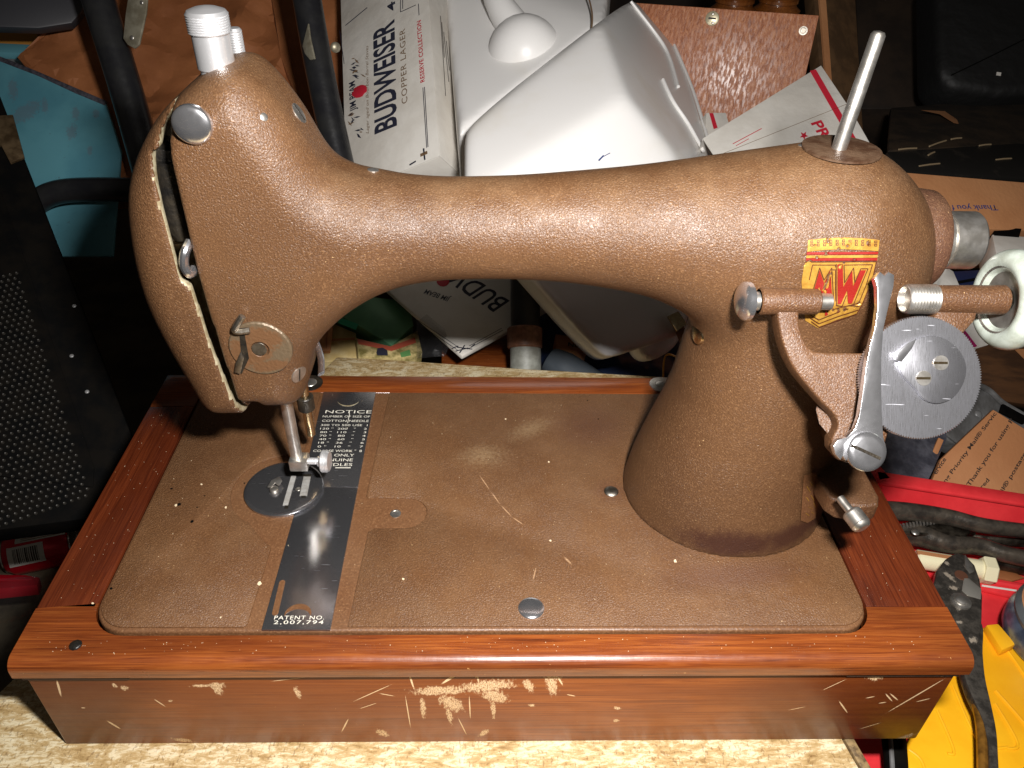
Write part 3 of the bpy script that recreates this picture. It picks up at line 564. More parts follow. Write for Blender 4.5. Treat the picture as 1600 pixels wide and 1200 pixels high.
for k in range(11):
    x = 1265.5+k*9.9; y = 374+abs(k-5)*.35
    for dy in (0, 5): decal('crest_mark', [(x, y+dy), (x+4.4, y+dy), (x+4.4, y+4+dy), (x, y+4+dy)], M['badge_brown'], bg, .45, 0); decal('crest_mark', [(x+1.2, y+1.1+dy), (x+3.2, y+1.1+dy), (x+3.2, y+2.9+dy), (x+1.2, y+2.9+dy)], M['gold'], bg, .52, 0)
for y, mt in ((393.5, 'badge_red'), (398.6, 'gold'), (403, 'badge_red')):
    decal('stripe', [(1260-(y-393)*.1, y), (1371-(y-393)*.15, y-.6), (1370.6-(y-393)*.15, y+3.4), (1259.6-(y-393)*.1, y+4)], M[mt], bg, .38)
decal('shield', [(1257, 408.5), (1368, 408), (1362, 435), (1348, 470), (1338, 490), (1306, 499), (1278, 512), (1258, 500), (1252, 440)], M['gold'], bg, .22)
def outl(pts, wd, lift):
    for a, b in zip(pts, pts[1:]):
        dx, dy = b[0]-a[0], b[1]-a[1]; L = math.hypot(dx, dy); nx_, ny_ = -dy/L*wd/2, dx/L*wd/2
        decal('outline', [(a[0]+nx_, a[1]+ny_), (b[0]+nx_, b[1]+ny_), (b[0]-nx_, b[1]-ny_), (a[0]-nx_, a[1]-ny_)], M['badge_brown'], bg, lift, 2)
outl([(1257, 408.5), (1368, 408), (1362, 435), (1348, 470), (1338, 488)], 1.3, .46)
outl([(1264, 436), (1269, 413), (1305, 413), (1305, 470)], 1.2, .47); outl([(1318, 413), (1362, 412.5), (1352, 445), (1341, 472), (1300, 482)], 1.2, .48)
for dy in (0, 6.5, 12.5): outl([(1262+dy*.4, 488+dy), (1279, 498+dy*.9), (1306, 487+dy), (1342-dy*.4, 476+dy)], 1.4, .49)
decal('letter_m', [(1266, 470), (1280, 421), (1287, 441), (1297, 421), (1300, 470), (1293, 490), (1288, 492), (1291, 452), (1286, 462), (1279, 446), (1274, 470)], M['badge_red'], bg, .5)
decal('letter_w', [(1308, 412), (1316, 412), (1317, 447), (1331, 421), (1332, 446), (1343, 421), (1352, 421), (1330, 473), (1324, 473), (1323, 452), (1313, 474), (1308, 474)], M['badge_red'], bg, .5)
for l_ in ([(1306, 411), (1306, 476), (1315, 477), (1322, 460)], [(1264, 472), (1280, 417), (1287, 436), (1299, 417), (1302, 470)], [(1318, 411.5), (1319, 440), (1333, 417), (1335, 440), (1344, 418.5), (1355, 418.5), (1332, 476), (1323, 476)]): outl(l_, 1.2, .53)
# serial plate near the foot of the pillar
sp2 = sub('serial_plate', sm)
decal('plate_field', [(1254, 742), (1273, 736), (1279, 760), (1272, 808), (1260, 816), (1249, 812)], M['band'], sp2, .5)
for x, y, dx, dy in [(1258, 758, 5, 9), (1263, 752, 3, 5), (1268, 766, 6, 8), (1257, 775, 4, 6), (1264, 772, 5, 9), (1260, 790, 6, 3), (1268, 784, 3, 7), (1256, 800, 5, 4), (1264, 798, 5, 3), (1270, 740, 4, 3), (1259, 811, 9, -1)]:
    decal('scratched_mark', [(x, y), (x+1.4, y), (x+dx+1.2, y+dy), (x+dx, y+dy)], M['gold'], sp2, .65, 1)
# --- bobbin winder on its bracket
bw = sub('bobbin_winder', sm)
WN = Vector((0, -math.cos(R(35)), math.sin(R(35)))); WO = on(1435, 590, 1, 40)
def wp(x, y, h=0.0): return onp(x, y, WO+WN*h, WN)
brk = [(1214, 478), (1217, 505), (1222, 530), (1231, 556), (1244, 580), (1263, 604), (1284, 628), (1300, 644), (1308, 656), (1309, 668), (1301, 684), (1300, 700), (1320, 722), (1350, 728), (1380, 705), (1400, 640), (1440, 600), (1470, 560), (1525, 500), (1530, 478), (1470, 480), (1440, 530), (1400, 552), (1345, 552), (1290, 551), (1272, 549), (1262, 541), (1254, 525), (1249, 505), (1249, 478)]
part('bracket', prism([wp(x, y, -4) for x, y in [(p.x, p.y) for p in spline([(a, b, 0) for a, b in brk[:11]], 4)]+brk[11:]], WN*-9), M['winder_paint'], bw, bevel=2.6, bseg=3)
part('bracket_foot', tube([wp(1330, 640, -8), wp(1335, 650, -22), wp(1330, 660, -40), wp(1318, 650, -62)], [14, 12, 12, 16], 14), M['winder_paint'], bw)
tl = wp(1237, 471, -7)
def xs(x): return onp(x, 468, tl, (0, -1, 0)).x
part('spring_tube', lathe((xs(1186), tl.y, tl.z), (1, 0, 0), [(0, 5.0), (.6, 5.7), (xs(1279)-xs(1186)-.6, 5.4), (xs(1279)-xs(1186), 4.9), (xs(1279)-xs(1186)+.02, .2)], 32), M['winder_paint'], bw)
part('tube_mouth', lathe((xs(1186)-.15, tl.y, tl.z), (1, 0, 0), [(0, 5.1), (0, 4.2), (.2, .2)], 24), M['black_metal'], bw)
part('spring_pin', cyl((xs(1276), tl.y, tl.z), (xs(1300), tl.y, tl.z), 3.5, ch=.5), M['steel'], bw)
part('spring_pin', cyl((xs(1166), tl.y, tl.z), (xs(1200), tl.y, tl.z), 4.0, ch=.4), M['steel'], bw)
pk = part('pull_knob', lathe((xs(1172), tl.y, tl.z), (-1, -.12, .05), [(0, 3)]+[(.3, 7.6)]+[(.5, 8.1), (2.6, 8.1), (3.1, 7.7), (4.2, 6.4), (5.0, 4), (5.3, .2)], 40), M['chrome'], bw)
# toothed disc with cam
ctr = WO+WN*2; ux = Vector((1, 0, 0)); uy = WN.cross(ux)
if uy.z < 0: uy = -uy
rad = (wp(1530, 590)-wp(1341, 590)).length/2; nt_ = 150; pts = []
for i in range(nt_*2):
    a = math.pi*i/nt_; r_ = rad if i % 2 else rad-.75; pts.append(ctr+ux*(r_*math.cos(a))+uy*(r_*math.sin(a)))
gear = part('toothed_disc', prism(pts, WN*-3.2), M['disc'], bw, angle=60)
cam_pts = [(p.x, p.y) for p in spline([(a, b, 0) for a, b in [(1412, 545), (1432, 529), (1455, 525), (1478, 532), (1497, 550), (1506, 575), (1500, 602), (1484, 622), (1462, 630), (1441, 624), (1429, 609), (1417, 597), (1405, 582), (1403, 562), (1412, 545)]], 5)][:-1]
cm = part('cam_plate', prism([wp(x, y, 2.05) for x, y in cam_pts], WN*1.9), M['disc'], bw, bevel=.3)
part('cam_tab', prism([wp(x, y, 2.1) for x, y in [(1395, 552), (1414, 536), (1428, 529), (1420, 545), (1404, 566), (1396, 563)]], WN*2.6), M['chrome'], cm, bevel=.4)
for x, y in ((1470, 567), (1443, 591)):
    o = part('cam_screw', lathe(wp(x, y, 3.9), WN, [(0, 3.1), (.55, 3.0), (.6, .1)], 24), M['steel'], cm)
    part('screw_slot', obox(wp(x, y, 4.52), ux*2.9, uy*.5, WN*.03), M['brass'], o)
lev = [(1369, 426), (1376, 432), (1382, 426), (1391, 431), (1390, 448), (1382, 480), (1374, 515), (1371, 560), (1371, 610), (1372, 650), (1374, 680), (1378, 700), (1360, 726), (1335, 712), (1322, 716), (1316, 718), (1311, 710), (1317, 702), (1308, 717), (1300, 708), (1297, 696), (1304, 686), (1318, 682), (1330, 670), (1337, 650), (1343, 610), (1348, 570), (1354, 540), (1362, 510), (1366, 480), (1365, 450), (1361, 436)]
part('lever', prism([wp(x, y, 4.4) for x, y in lev], WN*3.2), M['chrome'], bw, bevel=.9, bseg=3)
ls = part('lever_screw', lathe(wp(1351, 705, 7.4), WN, [(0, 8.0), (2.0, 8.0), (2.8, 7.3), (3.3, 5.5), (3.5, .2)], 40), M['chrome'], bw)
part('screw_slot', obox(wp(1353, 706, 10.95), (ux-uy*.45)*6.0, (uy+ux*.45)*.55, WN*.1), M['black_metal'], ls)
# winder spindle with rubber tyre
tr = wp(1500, 468, -6); 
def xr_(x): return onp(x, 468, tr, (0, -1, 0)).x
x0 = xr_(1412)
th = [(2.5, .2), (2.5, 4.6), (0, 5.2), (0, 5.6), (.3, 5.9)]+[(1+i*.62, 6.0+(.35 if i % 2 else -.05)) for i in range(20)]+[(13.6, 5.7), (14, 5.4)]
part('threaded_cup', lathe((x0, tr.y, tr.z), (1, 0, 0), th, 36, caps=False), M['steel'], bw)
x1 = x0+13; x2 = xr_(1556)
part('spindle_sleeve', lathe((x1, tr.y, tr.z), (1, 0, 0), [(0, 5.9), (x2-x1, 6.2), (x2-x1+3, 6.2)], 32), M['winder_paint'], bw)
wc = x2+2
wh = part('winder_wheel', lathe((wc, tr.y, tr.z), (1, 0, 0), [(2.6, 5), (2.4, 8), (1.0, 12.0), (-1.2, 13.4), (-1.6, 14.2), (-.5, 15), (8, 15), (8.1, .2)], 48, caps=False), M['steel'], bw)
part('rubber_tyre', lathe((wc, tr.y, tr.z), (1, 0, 0), [(4+6.2*math.cos(a), 16.2+5.0*math.sin(a)) for a in [2*math.pi*k/20 for k in range(21)]], 56, caps=False), M['tyre'], bw)
# lower lug with knurled screw
lug = part('winder_lug', prism([(x, y, 39) for x, y in [(161, 66), (162, 56), (166, 51), (176, 49), (185, 50), (187.5, 56), (187.5, 82), (161, 88)]], (0, 0, 11)), M['winder_paint'], sm, bevel=1.8, bseg=3)
a = on(1312, 778, 1, 46); b = on(1350, 826, 1, 30); dd = (b-a).normalized(); L = (b-a).length
part('knurled_screw', lathe(a, dd, [(0, 2.1), (L-10, 2.1), (L-9.8, 3.8), (L-9.2, 4.4)]+[(L-9+i*.6, 4.5+(.18 if i % 2 else 0)) for i in range(12)]+[(L-1.2, 4.2), (L-.4, 3.4), (L, 2.0), (L-.6, .1)], 36), M['steel'], lug)
#BACKGROUND
# ------------------------------------------------------------------ clutter round the machine
class Pl:
    def __init__(s, a, b, c):
        s.p = at(*a); s.n = (at(*b)-s.p).cross(at(*c)-s.p).normalized()
        if s.n.dot(s.p-CX) > 0: s.n = -s.n
    def pt(s, x, y, h=0.0): return onp(x, y, s.p, s.n) + s.n*h
    def poly(s, pts, h=0.0): return [s.pt(x, y, h) for x, y in pts]
def mid(P): return sum(P, Vector((0, 0, 0)))/len(P)
def floor_of(P):
    c = mid(P); return Vector((c.x, c.y, min(p.z for p in P)))
def ptext(t, pl, start, end, topx, mat, parent, bold=0.0, lift=.25, spacing=1.0, shear=0.0):
    """lettering on plane pl: baseline from start to end, cap height up to the pixel topx"""
    a, b, c = pl.pt(*start), pl.pt(*end), pl.pt(*topx); ax = (b-a).normalized(); v = c-a; ay = (v-ax*v.dot(ax))
    return text(t, a, ax, ay, (b-a).length, ay.length, mat, parent, bold=bold, lift=lift, spacing=spacing, shear=shear)
def strip(pl, p0, p1, wpx, mat, parent, name='rule_line', lift=.2):
    a, b = pl.pt(*p0, lift), pl.pt(*p1, lift); d = (b-a).normalized(); s_ = pl.n.cross(d)*(wpx*.27)
    return part(name, prism([a-s_, b-s_, b+s_, a+s_], pl.n*.1), mat, parent, smooth=False)
def crumple(pl, poly, cell, amp, folds, seed, fine=.0):
    rnd = random.Random(seed); u = frame(pl.n)[0]; v = pl.n.cross(u); o = pl.pt(*poly[0])
    P = [((pl.pt(x, y)-o).dot(u), (pl.pt(x, y)-o).dot(v)) for x, y in poly]
    x0, x1 = min(p[0] for p in P), max(p[0] for p in P); y0, y1 = min(p[1] for p in P), max(p[1] for p in P)
    vs = [Vector(p) for p in P]; n = len(vs)
    for i in range(int((x1-x0)/cell)+1):
        for j in range(int((y1-y0)/cell)+1): vs.append(Vector((x0+(i+rnd.uniform(.2, .8))*cell, y0+(j+rnd.uniform(.2, .8))*cell)))
    r = mgeo.delaunay_2d_cdt(vs, [], [list(range(n))], 1, 1e-4)
    ln = [(rnd.uniform(x0, x1), rnd.uniform(y0, y1), rnd.uniform(0, math.pi), rnd.uniform(.3, 1)) for _ in range(folds)]
    out = []
    for q in r[0]:
        h = 0
        for lx, ly, a, wgt in ln: h += wgt*max(0, 1-abs((q.x-lx)*math.sin(a)-(q.y-ly)*math.cos(a))/26)
        h = amp*h/2.2 + fine*noise.noise(Vector((q.x*.06, q.y*.06, seed)))
        out.append(o+u*q.x+v*q.y+pl.n*h)
    return G().add(out, r[2])
def hull(pts, name, mat, parent, k=5.0, h=4.0):
    """convex moulded shell with softly rounded edges"""
    bm = bmesh.new(); c = mid(pts)
    for p in pts: bm.verts.new(p-c)
    bmesh.ops.convex_hull(bm, input=bm.verts[:]); bmesh.ops.recalc_face_normals(bm, faces=bm.faces[:]); bm.normal_update(); pn = []
    for f in bm.faces:
        n = f.normal.copy(); d = n.dot(f.verts[0].co)
        if d < 0: n, d = -n, -d
        if not any((n-q[0]).length < .06 for q in pn): pn.append((n, d))
    bm.free(); P = np.array([list(p-c) for p in pts]); lo, hi = P.min(0)-2*h, P.max(0)+2*h
    ax_ = [np.arange(l, u_+h, h) for l, u_ in zip(lo, hi)]; XX, YY, ZZ = np.meshgrid(*ax_, indexing='ij')
    acc = np.zeros(XX.shape); mx = np.full(XX.shape, -1e9); ds = [n.x*XX+n.y*YY+n.z*ZZ-d for n, d in pn]
    for d in ds: mx = np.maximum(mx, d)
    for d in ds: acc += np.exp(np.clip((d-mx)/k, -60, 0))
    v_, f_ = surface_nets(mx+k*np.log(acc), lo, h); v_ = smooth_nets(v_, f_, 2); g = G(); g.add([Vector(p)+c for p in v_], [tuple(int(i) for i in q) for q in f_])
    return part(name, g, mat, parent, angle=80)
def slab_thing(name, label, cat, pl, poly, thick, mat, bevel=.6, group=None, ext=None):
    P = pl.poly(poly); t = thing(name, label, cat, floor_of(P), group)
    return t, P
M['kraft'] = simple('kraft_brown_paper', hexc(158, 98, 56), .7, 0, hexc(136, 80, 42), .012, bs=.25, bd=.0003)
M['card'] = simple('brown_cardboard', hexc(196, 138, 92), .75, 0, hexc(178, 120, 76), .01, bs=.3, bd=.0003, stretch=(1, 1, .3))
M['white_card'] = simple('white_printed_card', hexc(226, 222, 214), .5, 0, hexc(206, 200, 190), .012, bs=.08, bd=.0006)
M['ink'] = simple('dark_blue_ink', hexc(40, 42, 58), .5); M['ink_red'] = simple('red_ink', hexc(190, 36, 54), .5); M['ink_brown'] = simple('brown_ink', hexc(120, 96, 72), .5); M['ink_blue'] = simple('blue_ink', hexc(40, 62, 120), .55); M['ink_black'] = simple('black_ink', hexc(48, 36, 28), .6)
M['black'] = simple('black_painted_metal', (.012, .012, .014, 1), .32, 0, (.02, .02, .02, 1), .05, bs=.05, bd=.0008)
M['black_matt'] = simple('dusty_black_metal', (.003, .003, .003, 1), .8, 0, (.006, .005, .004, 1), .06, Specular_IOR_Level=.04)
M['plastic_white'] = simple('white_moulded_plastic', hexc(242, 240, 237), .36, 0, hexc(230, 224, 212), .009, .5, .8)
M['red'] = simple('red_plastic', hexc(240, 62, 66), .42, 0, hexc(220, 48, 54), .03)
M['yellow'] = simple('yellow_plastic', hexc(252, 188, 30), .42, 0, hexc(244, 172, 20), .02, bs=.05, bd=.0005)
M['grey_metal'] = simple('grey_painted_metal', hexc(150, 150, 150), .45, .3, hexc(110, 108, 106), .04)
M['zinc'] = simple('zinc_strap', hexc(176, 170, 150), .4, .6, hexc(140, 132, 112), .08)
# --- black perforated panel at the left
pl = Pl((94, 393, 640), (202, 670, 590), (-60, 760, 545))
P = pl.poly([(-80, -52), (235, 755), (218, 800), (-170, 850), (-330, -20)])
t = thing('perforated_panel', 'tall black perforated metal panel leaning at the left of the base', 'panel', floor_of(P))
part('frame', prism(P, pl.n*-26), M['black_matt'], t, bevel=1.5)
ins = [(2, 300), (44, 420), (148, 732), (146, 762), (0, 745), (-130, 735), (-180, 300)]
part('mesh_face', prism(pl.poly(ins, .3), pl.n*1.2), M['black_matt'], t, bevel=.5)
g = G(); u = (pl.pt(148, 732)-pl.pt(44, 420)).normalized(); v = pl.n.cross(u)
if (pl.pt(0, 600)-pl.pt(80, 600)).dot(v) < 0: v = -v
o = pl.pt(36, 420, 1.7)
for i in range(44):
    for j in range(26):
        c = o+u*(i*4.6+4)+v*(j*4.6+5+(2.3 if i % 2 else 0)); q = [c+u*(1.25*math.cos(k*math.pi/4))+v*(1.25*math.sin(k*math.pi/4)) for k in range(8)]; q2 = [c+(p_-c)*.72+pl.n*.55 for p_ in q]; q3 = c-pl.n*.1
        g.add(q+q2+[q3], [(k, (k+1) % 8, 8+(k+1) % 8, 8+k) for k in range(8)]+[(8+k, 8+(k+1) % 8, 16) for k in range(8)])
part('punched_holes', g, simple('worn_perforation', (.03, .027, .022, 1), .45, .2), t, kind='stuff')
part('clip', prism(pl.poly([(-4, 186), (22, 184), (40, 250), (18, 259), (4, 232), (-10, 230)], 1), pl.n*3), simple('tarnished_clip', hexc(120, 100, 74), .4, .6, hexc(80, 64, 44), .1), t, bevel=.6)
for x, y in ((112, 556), (136, 612), (116, 478)): part('rivet', dome(pl.pt(x, y, 0), pl.n, 1.6, .8, 12), M['grey_metal'], t)
# --- blue sheet metal
pl = Pl((0, 92, 800), (165, 160, 790), (100, 360, 760))
P = pl.poly([(-60, 66), (0, 92), (165, 160), (189, 235), (176, 400), (-60, 400)])
def blue_mat():
    s = NT('scratched_blue_paint'); a = [onp(x, y, pl.p, pl.n) for x, y in ((118, 178), (112, 206), (70, 165), (20, 140), (40, 175), (140, 235), (150, 178))]
    mk = s.sstep(s.blobs('xz', [(p.x, p.z, rx, rz, .4) for p, (rx, rz) in zip(a, ((5, 7), (7, 7), (4, 8), (6, 10), (20, 8), (4, 4), (4, 5)))], .35, .95), .1, .5)
    big = s.sstep(s.noise(s.pos, .02, 4), .4, .7); col = s.mix(big, hexc(90, 146, 158), hexc(76, 130, 144)); col = s.mix(s.math('MULTIPLY', mk, .4), col, hexc(100, 96, 104))
    sp = s.sstep(s.noise(s.pos, .2, 3, .7), .68, .72); return s.out(s.mix(s.math('MULTIPLY', sp, .6), col, hexc(70, 80, 90)), .42)
M['blue'] = blue_mat(); M['worn_edge'] = simple('worn_dark_edge', hexc(72, 70, 78), .6, 0, hexc(46, 44, 50), .3)
t = thing('blue_metal_sheet', 'scratched turquoise painted metal sheet with a worn dark edge', 'metal sheet', floor_of(P))
part('panel', prism(P, pl.n*-4), M['blue'], t, bevel=1)
part('worn_edge', prism(pl.poly([(-60, 62), (0, 88), (60, 112), (120, 138), (167, 158), (164, 165), (118, 146), (60, 119), (0, 96), (-60, 70)], .4), pl.n*-3), M['worn_edge'], t, bevel=.5)
pl2 = Pl((0, 75, 860), (60, 75, 870), (30, 105, 850)); P = pl2.poly([(-60, 64), (63, 70), (58, 84), (-60, 80)])
t = thing('blue_ledge', 'narrow turquoise ledge with grey underside behind the turquoise sheet', 'ledge', floor_of(P))
part('lip', prism(P, pl2.n*-12), M['blue'], t, bevel=1); part('grey_web', prism(pl2.poly([(-60, 82), (60, 86), (50, 120), (-60, 112)], -6), pl2.n*-6), M['grey_metal'], t)
# --- boxes and rail in the dark corner
pl = Pl((0, 20, 760), (110, 15, 780), (60, 45, 770)); P = pl.poly([(-60, -40), (150, -40), (128, 18), (112, 36), (60, 44), (-60, 40)])
t = thing('black_shelf_board', 'dark grey shelf board in the top left corner', 'shelf', floor_of(P)); part('board', prism(P, pl.n*-14), simple('dark_grey_board', hexc(46, 46, 50), .5), t, bevel=2)
pl = Pl((0, 50, 900), (60, 50, 905), (30, 68, 895)); P = pl.poly([(-40, 30), (57, 32), (60, 74), (-40, 72)])
t = thing('amber_carton', 'small amber carton behind the turquoise ledge, beside a brown strip', 'box', floor_of(P)); part('carton', prism(P, pl.n*-50), simple('amber_card', hexc(170, 118, 48), .7), t, bevel=1); part('carton_flap', prism(pl.poly([(-40, 31), (56, 33), (57, 40), (-40, 38)], .4), pl.n*1), M['card'], t)
P = pl.poly([(63, 30), (100, 30), (92, 76), (66, 76)]); t = thing('brown_strip_carton', 'narrow brown carton end between amber carton and brown paper', 'box', floor_of(P)); part('carton', prism(P, pl.n*-60), M['card'], t, bevel=1); part('seam', prism(pl.poly([(66, 36), (68, 36), (70, 74), (68, 74)], .3), pl.n*.5), M['ink_brown'], t)
# --- brown paper
pl = Pl((100, 60, 830), (470, 40, 860), (300, 220, 810))
t = thing('brown_paper', 'creased brown wrapping paper behind the machine head', 'wrapping paper', floor_of(pl.poly([(60, 260), (470, 260)])))
part('paper_sheet', crumple(pl, [(34, 98), (100, 42), (132, 24), (200, -14), (300, -40), (420, -40), (424, -6), (442, 100), (474, 180), (470, 300), (160, 300), (120, 200)], 6, 13.0, 22, 3, 3.0), M['kraft'], t, solid=.4, angle=14)
pl = Pl((100, 60, 845), (470, 40, 880), (300, 220, 830))
part('under_sheet', crumple(pl, [(250, -60), (520, -60), (560, 60), (500, 300), (150, 330), (150, 100)], 9, 3.0, 9, 8, 2.0), M['kraft'], t, solid=.4, angle=14)
# --- black tube frame
t = thing('black_tube_frame', 'black tubular metal frame with zinc straps behind the machine head', 'frame', at(180, 300, 720)+Vector((0, 0, -120)))
part('upright_tube', tube([at(136, -60, 700), at(166, 40, 705), at(200, 150, 712), at(236, 280, 720)], 14.3, 24), M['black'], t)
part('upright_tube', tube([at(470, -60, 680), at(492, 70, 684), at(514, 180, 688), at(548, 330, 694)], 12.4, 24), M['black'], t)
part('arm_tube', tube([at(40, 345, 735), at(58, 316, 735), at(92, 300, 732), at(150, 296, 730), at(240, 298, 728)], 11, 16), M['black'], t)
a = Pl((215, 20, 680), (225, 70, 684), (200, 40, 684))
st = part('zinc_strap', prism(a.poly([(204, -30), (232, -30), (228, 20), (217, 70), (210, 76), (199, 70), (192, 60), (196, 20)]), a.n*-2.4), M['zinc'], t, bevel=.8)
part('strap_rivet', dome(a.pt(206, 59), a.n, 2.2, .9, 16), M['steel'], st); part('strap_rivet', dome(a.pt(221, 4), a.n, 1.8, .7, 16), M['steel'], st)
a = Pl((482, 60, 668), (490, 90, 668), (476, 70, 672))
part('zinc_strap', prism(a.poly([(481, 36), (484, 60), (491, 92), (484, 94), (476, 84), (472, 72)]), a.n*-2), M['zinc'], t, bevel=.6)
part('tube_stud', dome(at(524, 74, 671), (.4, -.9, .2), 4.4, 2.2, 16), M['zinc'], t)
# --- printed white beer case
t = thing('white_beer_case', 'white cardboard beer case with dark blue and red lettering, standing on end', 'beer case', at(640, 330, 740)+Vector((0, 0, -60)))
B0, B1, B2 = at(687, 243, 690), at(664, -60, 762), at(555, 298, 728.3); ba = (B1-B0).normalized(); bb = (B2-B0).normalized(); bn = ba.cross(bb).normalized()
if bn.dot(B0-CX) > 0: bn = -bn
pl = Pl((687, 243, 690), (664, -60, 762), (555, 298, 728.3)); wdt = (pl.pt(536, 130)-B0).dot(bb); B1 = B0+ba*250
part('front_panel', prism([B0, B1, B1+bb*wdt, B0+bb*wdt], bn*-1.2), M['white_card'], t, bevel=.5)
part('side_flap', prism([B0-bn*1.3, B1-bn*1.3, B1-bn*62, B0-bn*62], bb*1.2), M['white_card'], t, bevel=.4)
part('end_flap', prism([B0-bn*1.4+bb*1.4, B0+bb*(wdt-1)-bn*1.4, B0+bb*(wdt-1)-bn*62, B0+bb*1.4-bn*62], ba*1.2), M['white_card'], t, bevel=.4)
part('back_panel', prism([B0-bn*62.4, B1-bn*62.4, B1+bb*wdt-bn*62.4, B0+bb*wdt-bn*62.4], bn*-1.2), M['white_card'], t)
part('far_side', prism([B0+bb*wdt-bn*1.3, B1+bb*wdt-bn*1.3, B1+bb*wdt-bn*62, B0+bb*wdt-bn*62], bb*-1.2), M['white_card'], t)
ptext('BUDWEISER', pl, (621, 196), (617, 29), (585, 214), M['ink'], t, .026)
ptext('COPPER LAGER', pl, (637, 160), (633, 44), (628, 164), M['ink_brown'], t, .004, spacing=1.15)
ptext('RESERVE COLLECTION', pl, (664, 127), (658, 31), (657, 130), M['ink_red'], t, .02, spacing=1.05)
ptext('JIM BEAM', pl, (560, 170), (558, 124), (547, 176), M['ink'], t, .02)
ptext('Lager aged on Bourbon Barrel Staves', pl, (578, 208), (577, 70), (572, 211), M['ink_brown'], t, .0, shear=.4)
ptext('4', pl, (619, 14), (617, 0), (606, 16), M['ink'], t, .02)
for a, b in (((661, 137), (667, 231)), ((663.5, 136), (669, 230)), ((655, 24), (654, 6)), ((626, 19), (650, 8)), ((626, 19), (626, -20)), ((629.5, 14), (629, -20))): strip(pl, a, b, 1.4, M['ink'], t)
for a, b, w_ in (((540, 40), (574, 12), 2.0), ((531, 48), (538, 100), 1.2), ((657, 243), (668, 238), 6), ((650, 252), (640, 258), 3), ((662, 232), (664, 250), 3)): strip(pl, a, b, w_, M['ink_brown'] if w_ > 3 else M['ink'], t, 'corner_ornament')
part('seal', prism(pl.poly([(562+11.5*math.cos(k*.4)+1.2*math.sin(k*2.3), 143-4*math.cos(k*.4)+9.5*math.sin(k*.4)) for k in range(16)], .2), pl.n*.25), M['ink_red'], t, bevel=.08)
rnd = random.Random(4)
for cx, cy in ((553, 105), (552, 196)):
    for k in range(13):
        x, y = cx+rnd.uniform(-9, 12), cy+rnd.uniform(-16, 16); a = rnd.uniform(-.9, .9); L = rnd.uniform(5, 12); w2 = rnd.uniform(.8, 2.2)
        q = pl.poly([(x, y), (x+L*.5*math.cos(a)-w2*math.sin(a), y+L*.5*math.sin(a)+w2), (x+L*math.cos(a), y+L*math.sin(a)), (x+L*.5*math.cos(a), y+L*.5*math.sin(a)-w2)], .2+.012*k)
        part('barley_emblem', prism(q, pl.n*.05), M['ink'] if k % 3 else M['ink_brown'], t, smooth=False)
spl = Pl((687, 243, 690), (664, -60, 762), (687, 243, 690)); spl.p = B0.copy(); spl.n = (-bb).normalized()
if spl.n.dot(B0-CX) > 0: spl.n = -spl.n
for x0, y0, x1, y1 in ((688, 25, 696, 150), (693, 50, 701, 128), (697, 64, 702, 110), (703, 52, 712, 160), (690, 35, 694, 90)):
    a, b = spl.pt(x0, y0, .25), spl.pt(x1, y1, .25); d = (b-a).normalized(); s_ = spl.n.cross(d)*.45; part('small_print', prism([a-s_, b-s_, b+s_, a+s_], spl.n*.05), M['ink_black'], t, smooth=False)
# --- second case, its corner seen under the arm
pl = Pl((722, 556, 690), (590, 440, 745), (870, 472, 755)); P = pl.poly([(722, 556), (718, 549), (588, 436), (720, 300), (878, 468), (728, 550)])
t = thing('white_case_corner', 'white printed case tilted on its corner, seen under the machine arm', 'beer case', floor_of(P))
part('face', prism(pl.poly([(722, 556), (588, 438), (730, 318), (880, 470)]), pl.n*-5), M['white_card'], t, bevel=1.2)
for a, b in (((650, 503), (716, 548)), ((652, 500), (718, 544)), ((730, 546), (786, 516)), ((733, 541), (784, 513))): strip(pl, a, b, 1.0, M['ink'], t)
for a, b in (((712, 549), (732, 544)), ((714, 543), (738, 546)), ((718, 552), (726, 540)), ((706, 545), (716, 541)), ((736, 543), (742, 538))): strip(pl, a, b, 2.0, M['ink'], t, 'corner_ornament', .3)
ptext('BUDWEISER', pl, (797, 470), (650, 375), (779, 494), M['ink'], t, .012); ptext('JIM BEAM', pl, (706, 463), (668, 450), (703, 473), M['ink'], t, .01)
part('seal', prism(pl.poly([(692+10*math.cos(k*.5), 440+8*math.sin(k*.5)) for k in range(12)], .2), pl.n*.2), M['ink_red'], t)
# --- white moulded plastic cover with a ball
t = thing('white_plastic_cover', 'white moulded plastic cover with a round bulge, behind the machine arm', 'plastic cover', at(900, 560, 640)+Vector((0, 0, -20)))
aw = fw*110
S3 = Pl((1060, 246, 628), (936, 34, 668), (978, 150, 606))
pts = [at(724, 197, 618), at(936, 34, 668), at(978, 150, 606), at(724, 312, 580), at(918, 538, 620), at(946, 562, 624), at(1075, 520, 640), at(1060, 246, 628), S3.pt(1114, 236), S3.pt(1066, 84), S3.pt(990, -6)]
hull(pts+[p+aw for p in pts], 'front_shell', M['plastic_white'], t, 2.8, 3.0)
fp = [at(985, 500, 640), at(992, 552, 640), at(1012, 570, 642), at(1062, 546, 650), at(1090, 480, 655), at(1100, 400, 660)]
hull(fp+[p+fw*60 for p in fp], 'corner_foot', M['plastic_white'], t, 4.0, 3.0)
dk = [at(716, 206, 660), at(944, 36, 705), at(960, -70, 850), at(690, -70, 840)]
hull(dk+[p+fw*60+UP*-60 for p in dk], 'deck', M['plastic_white'], t, 2.0, 4.0)
bc = at(820, 84, 726); part('ball', ball(bc, 34), M['plastic_white'], t)
part('ball_neck', tube([bc+UP*10, at(780, 6, 740), at(770, -40, 760)], [18, 13, 13], 20), M['plastic_white'], t)
part('deck_seam', tube([at(922, 62, 690), at(925, 20, 705), at(912, -30, 740)], .8, 6), M['ink_brown'], t)
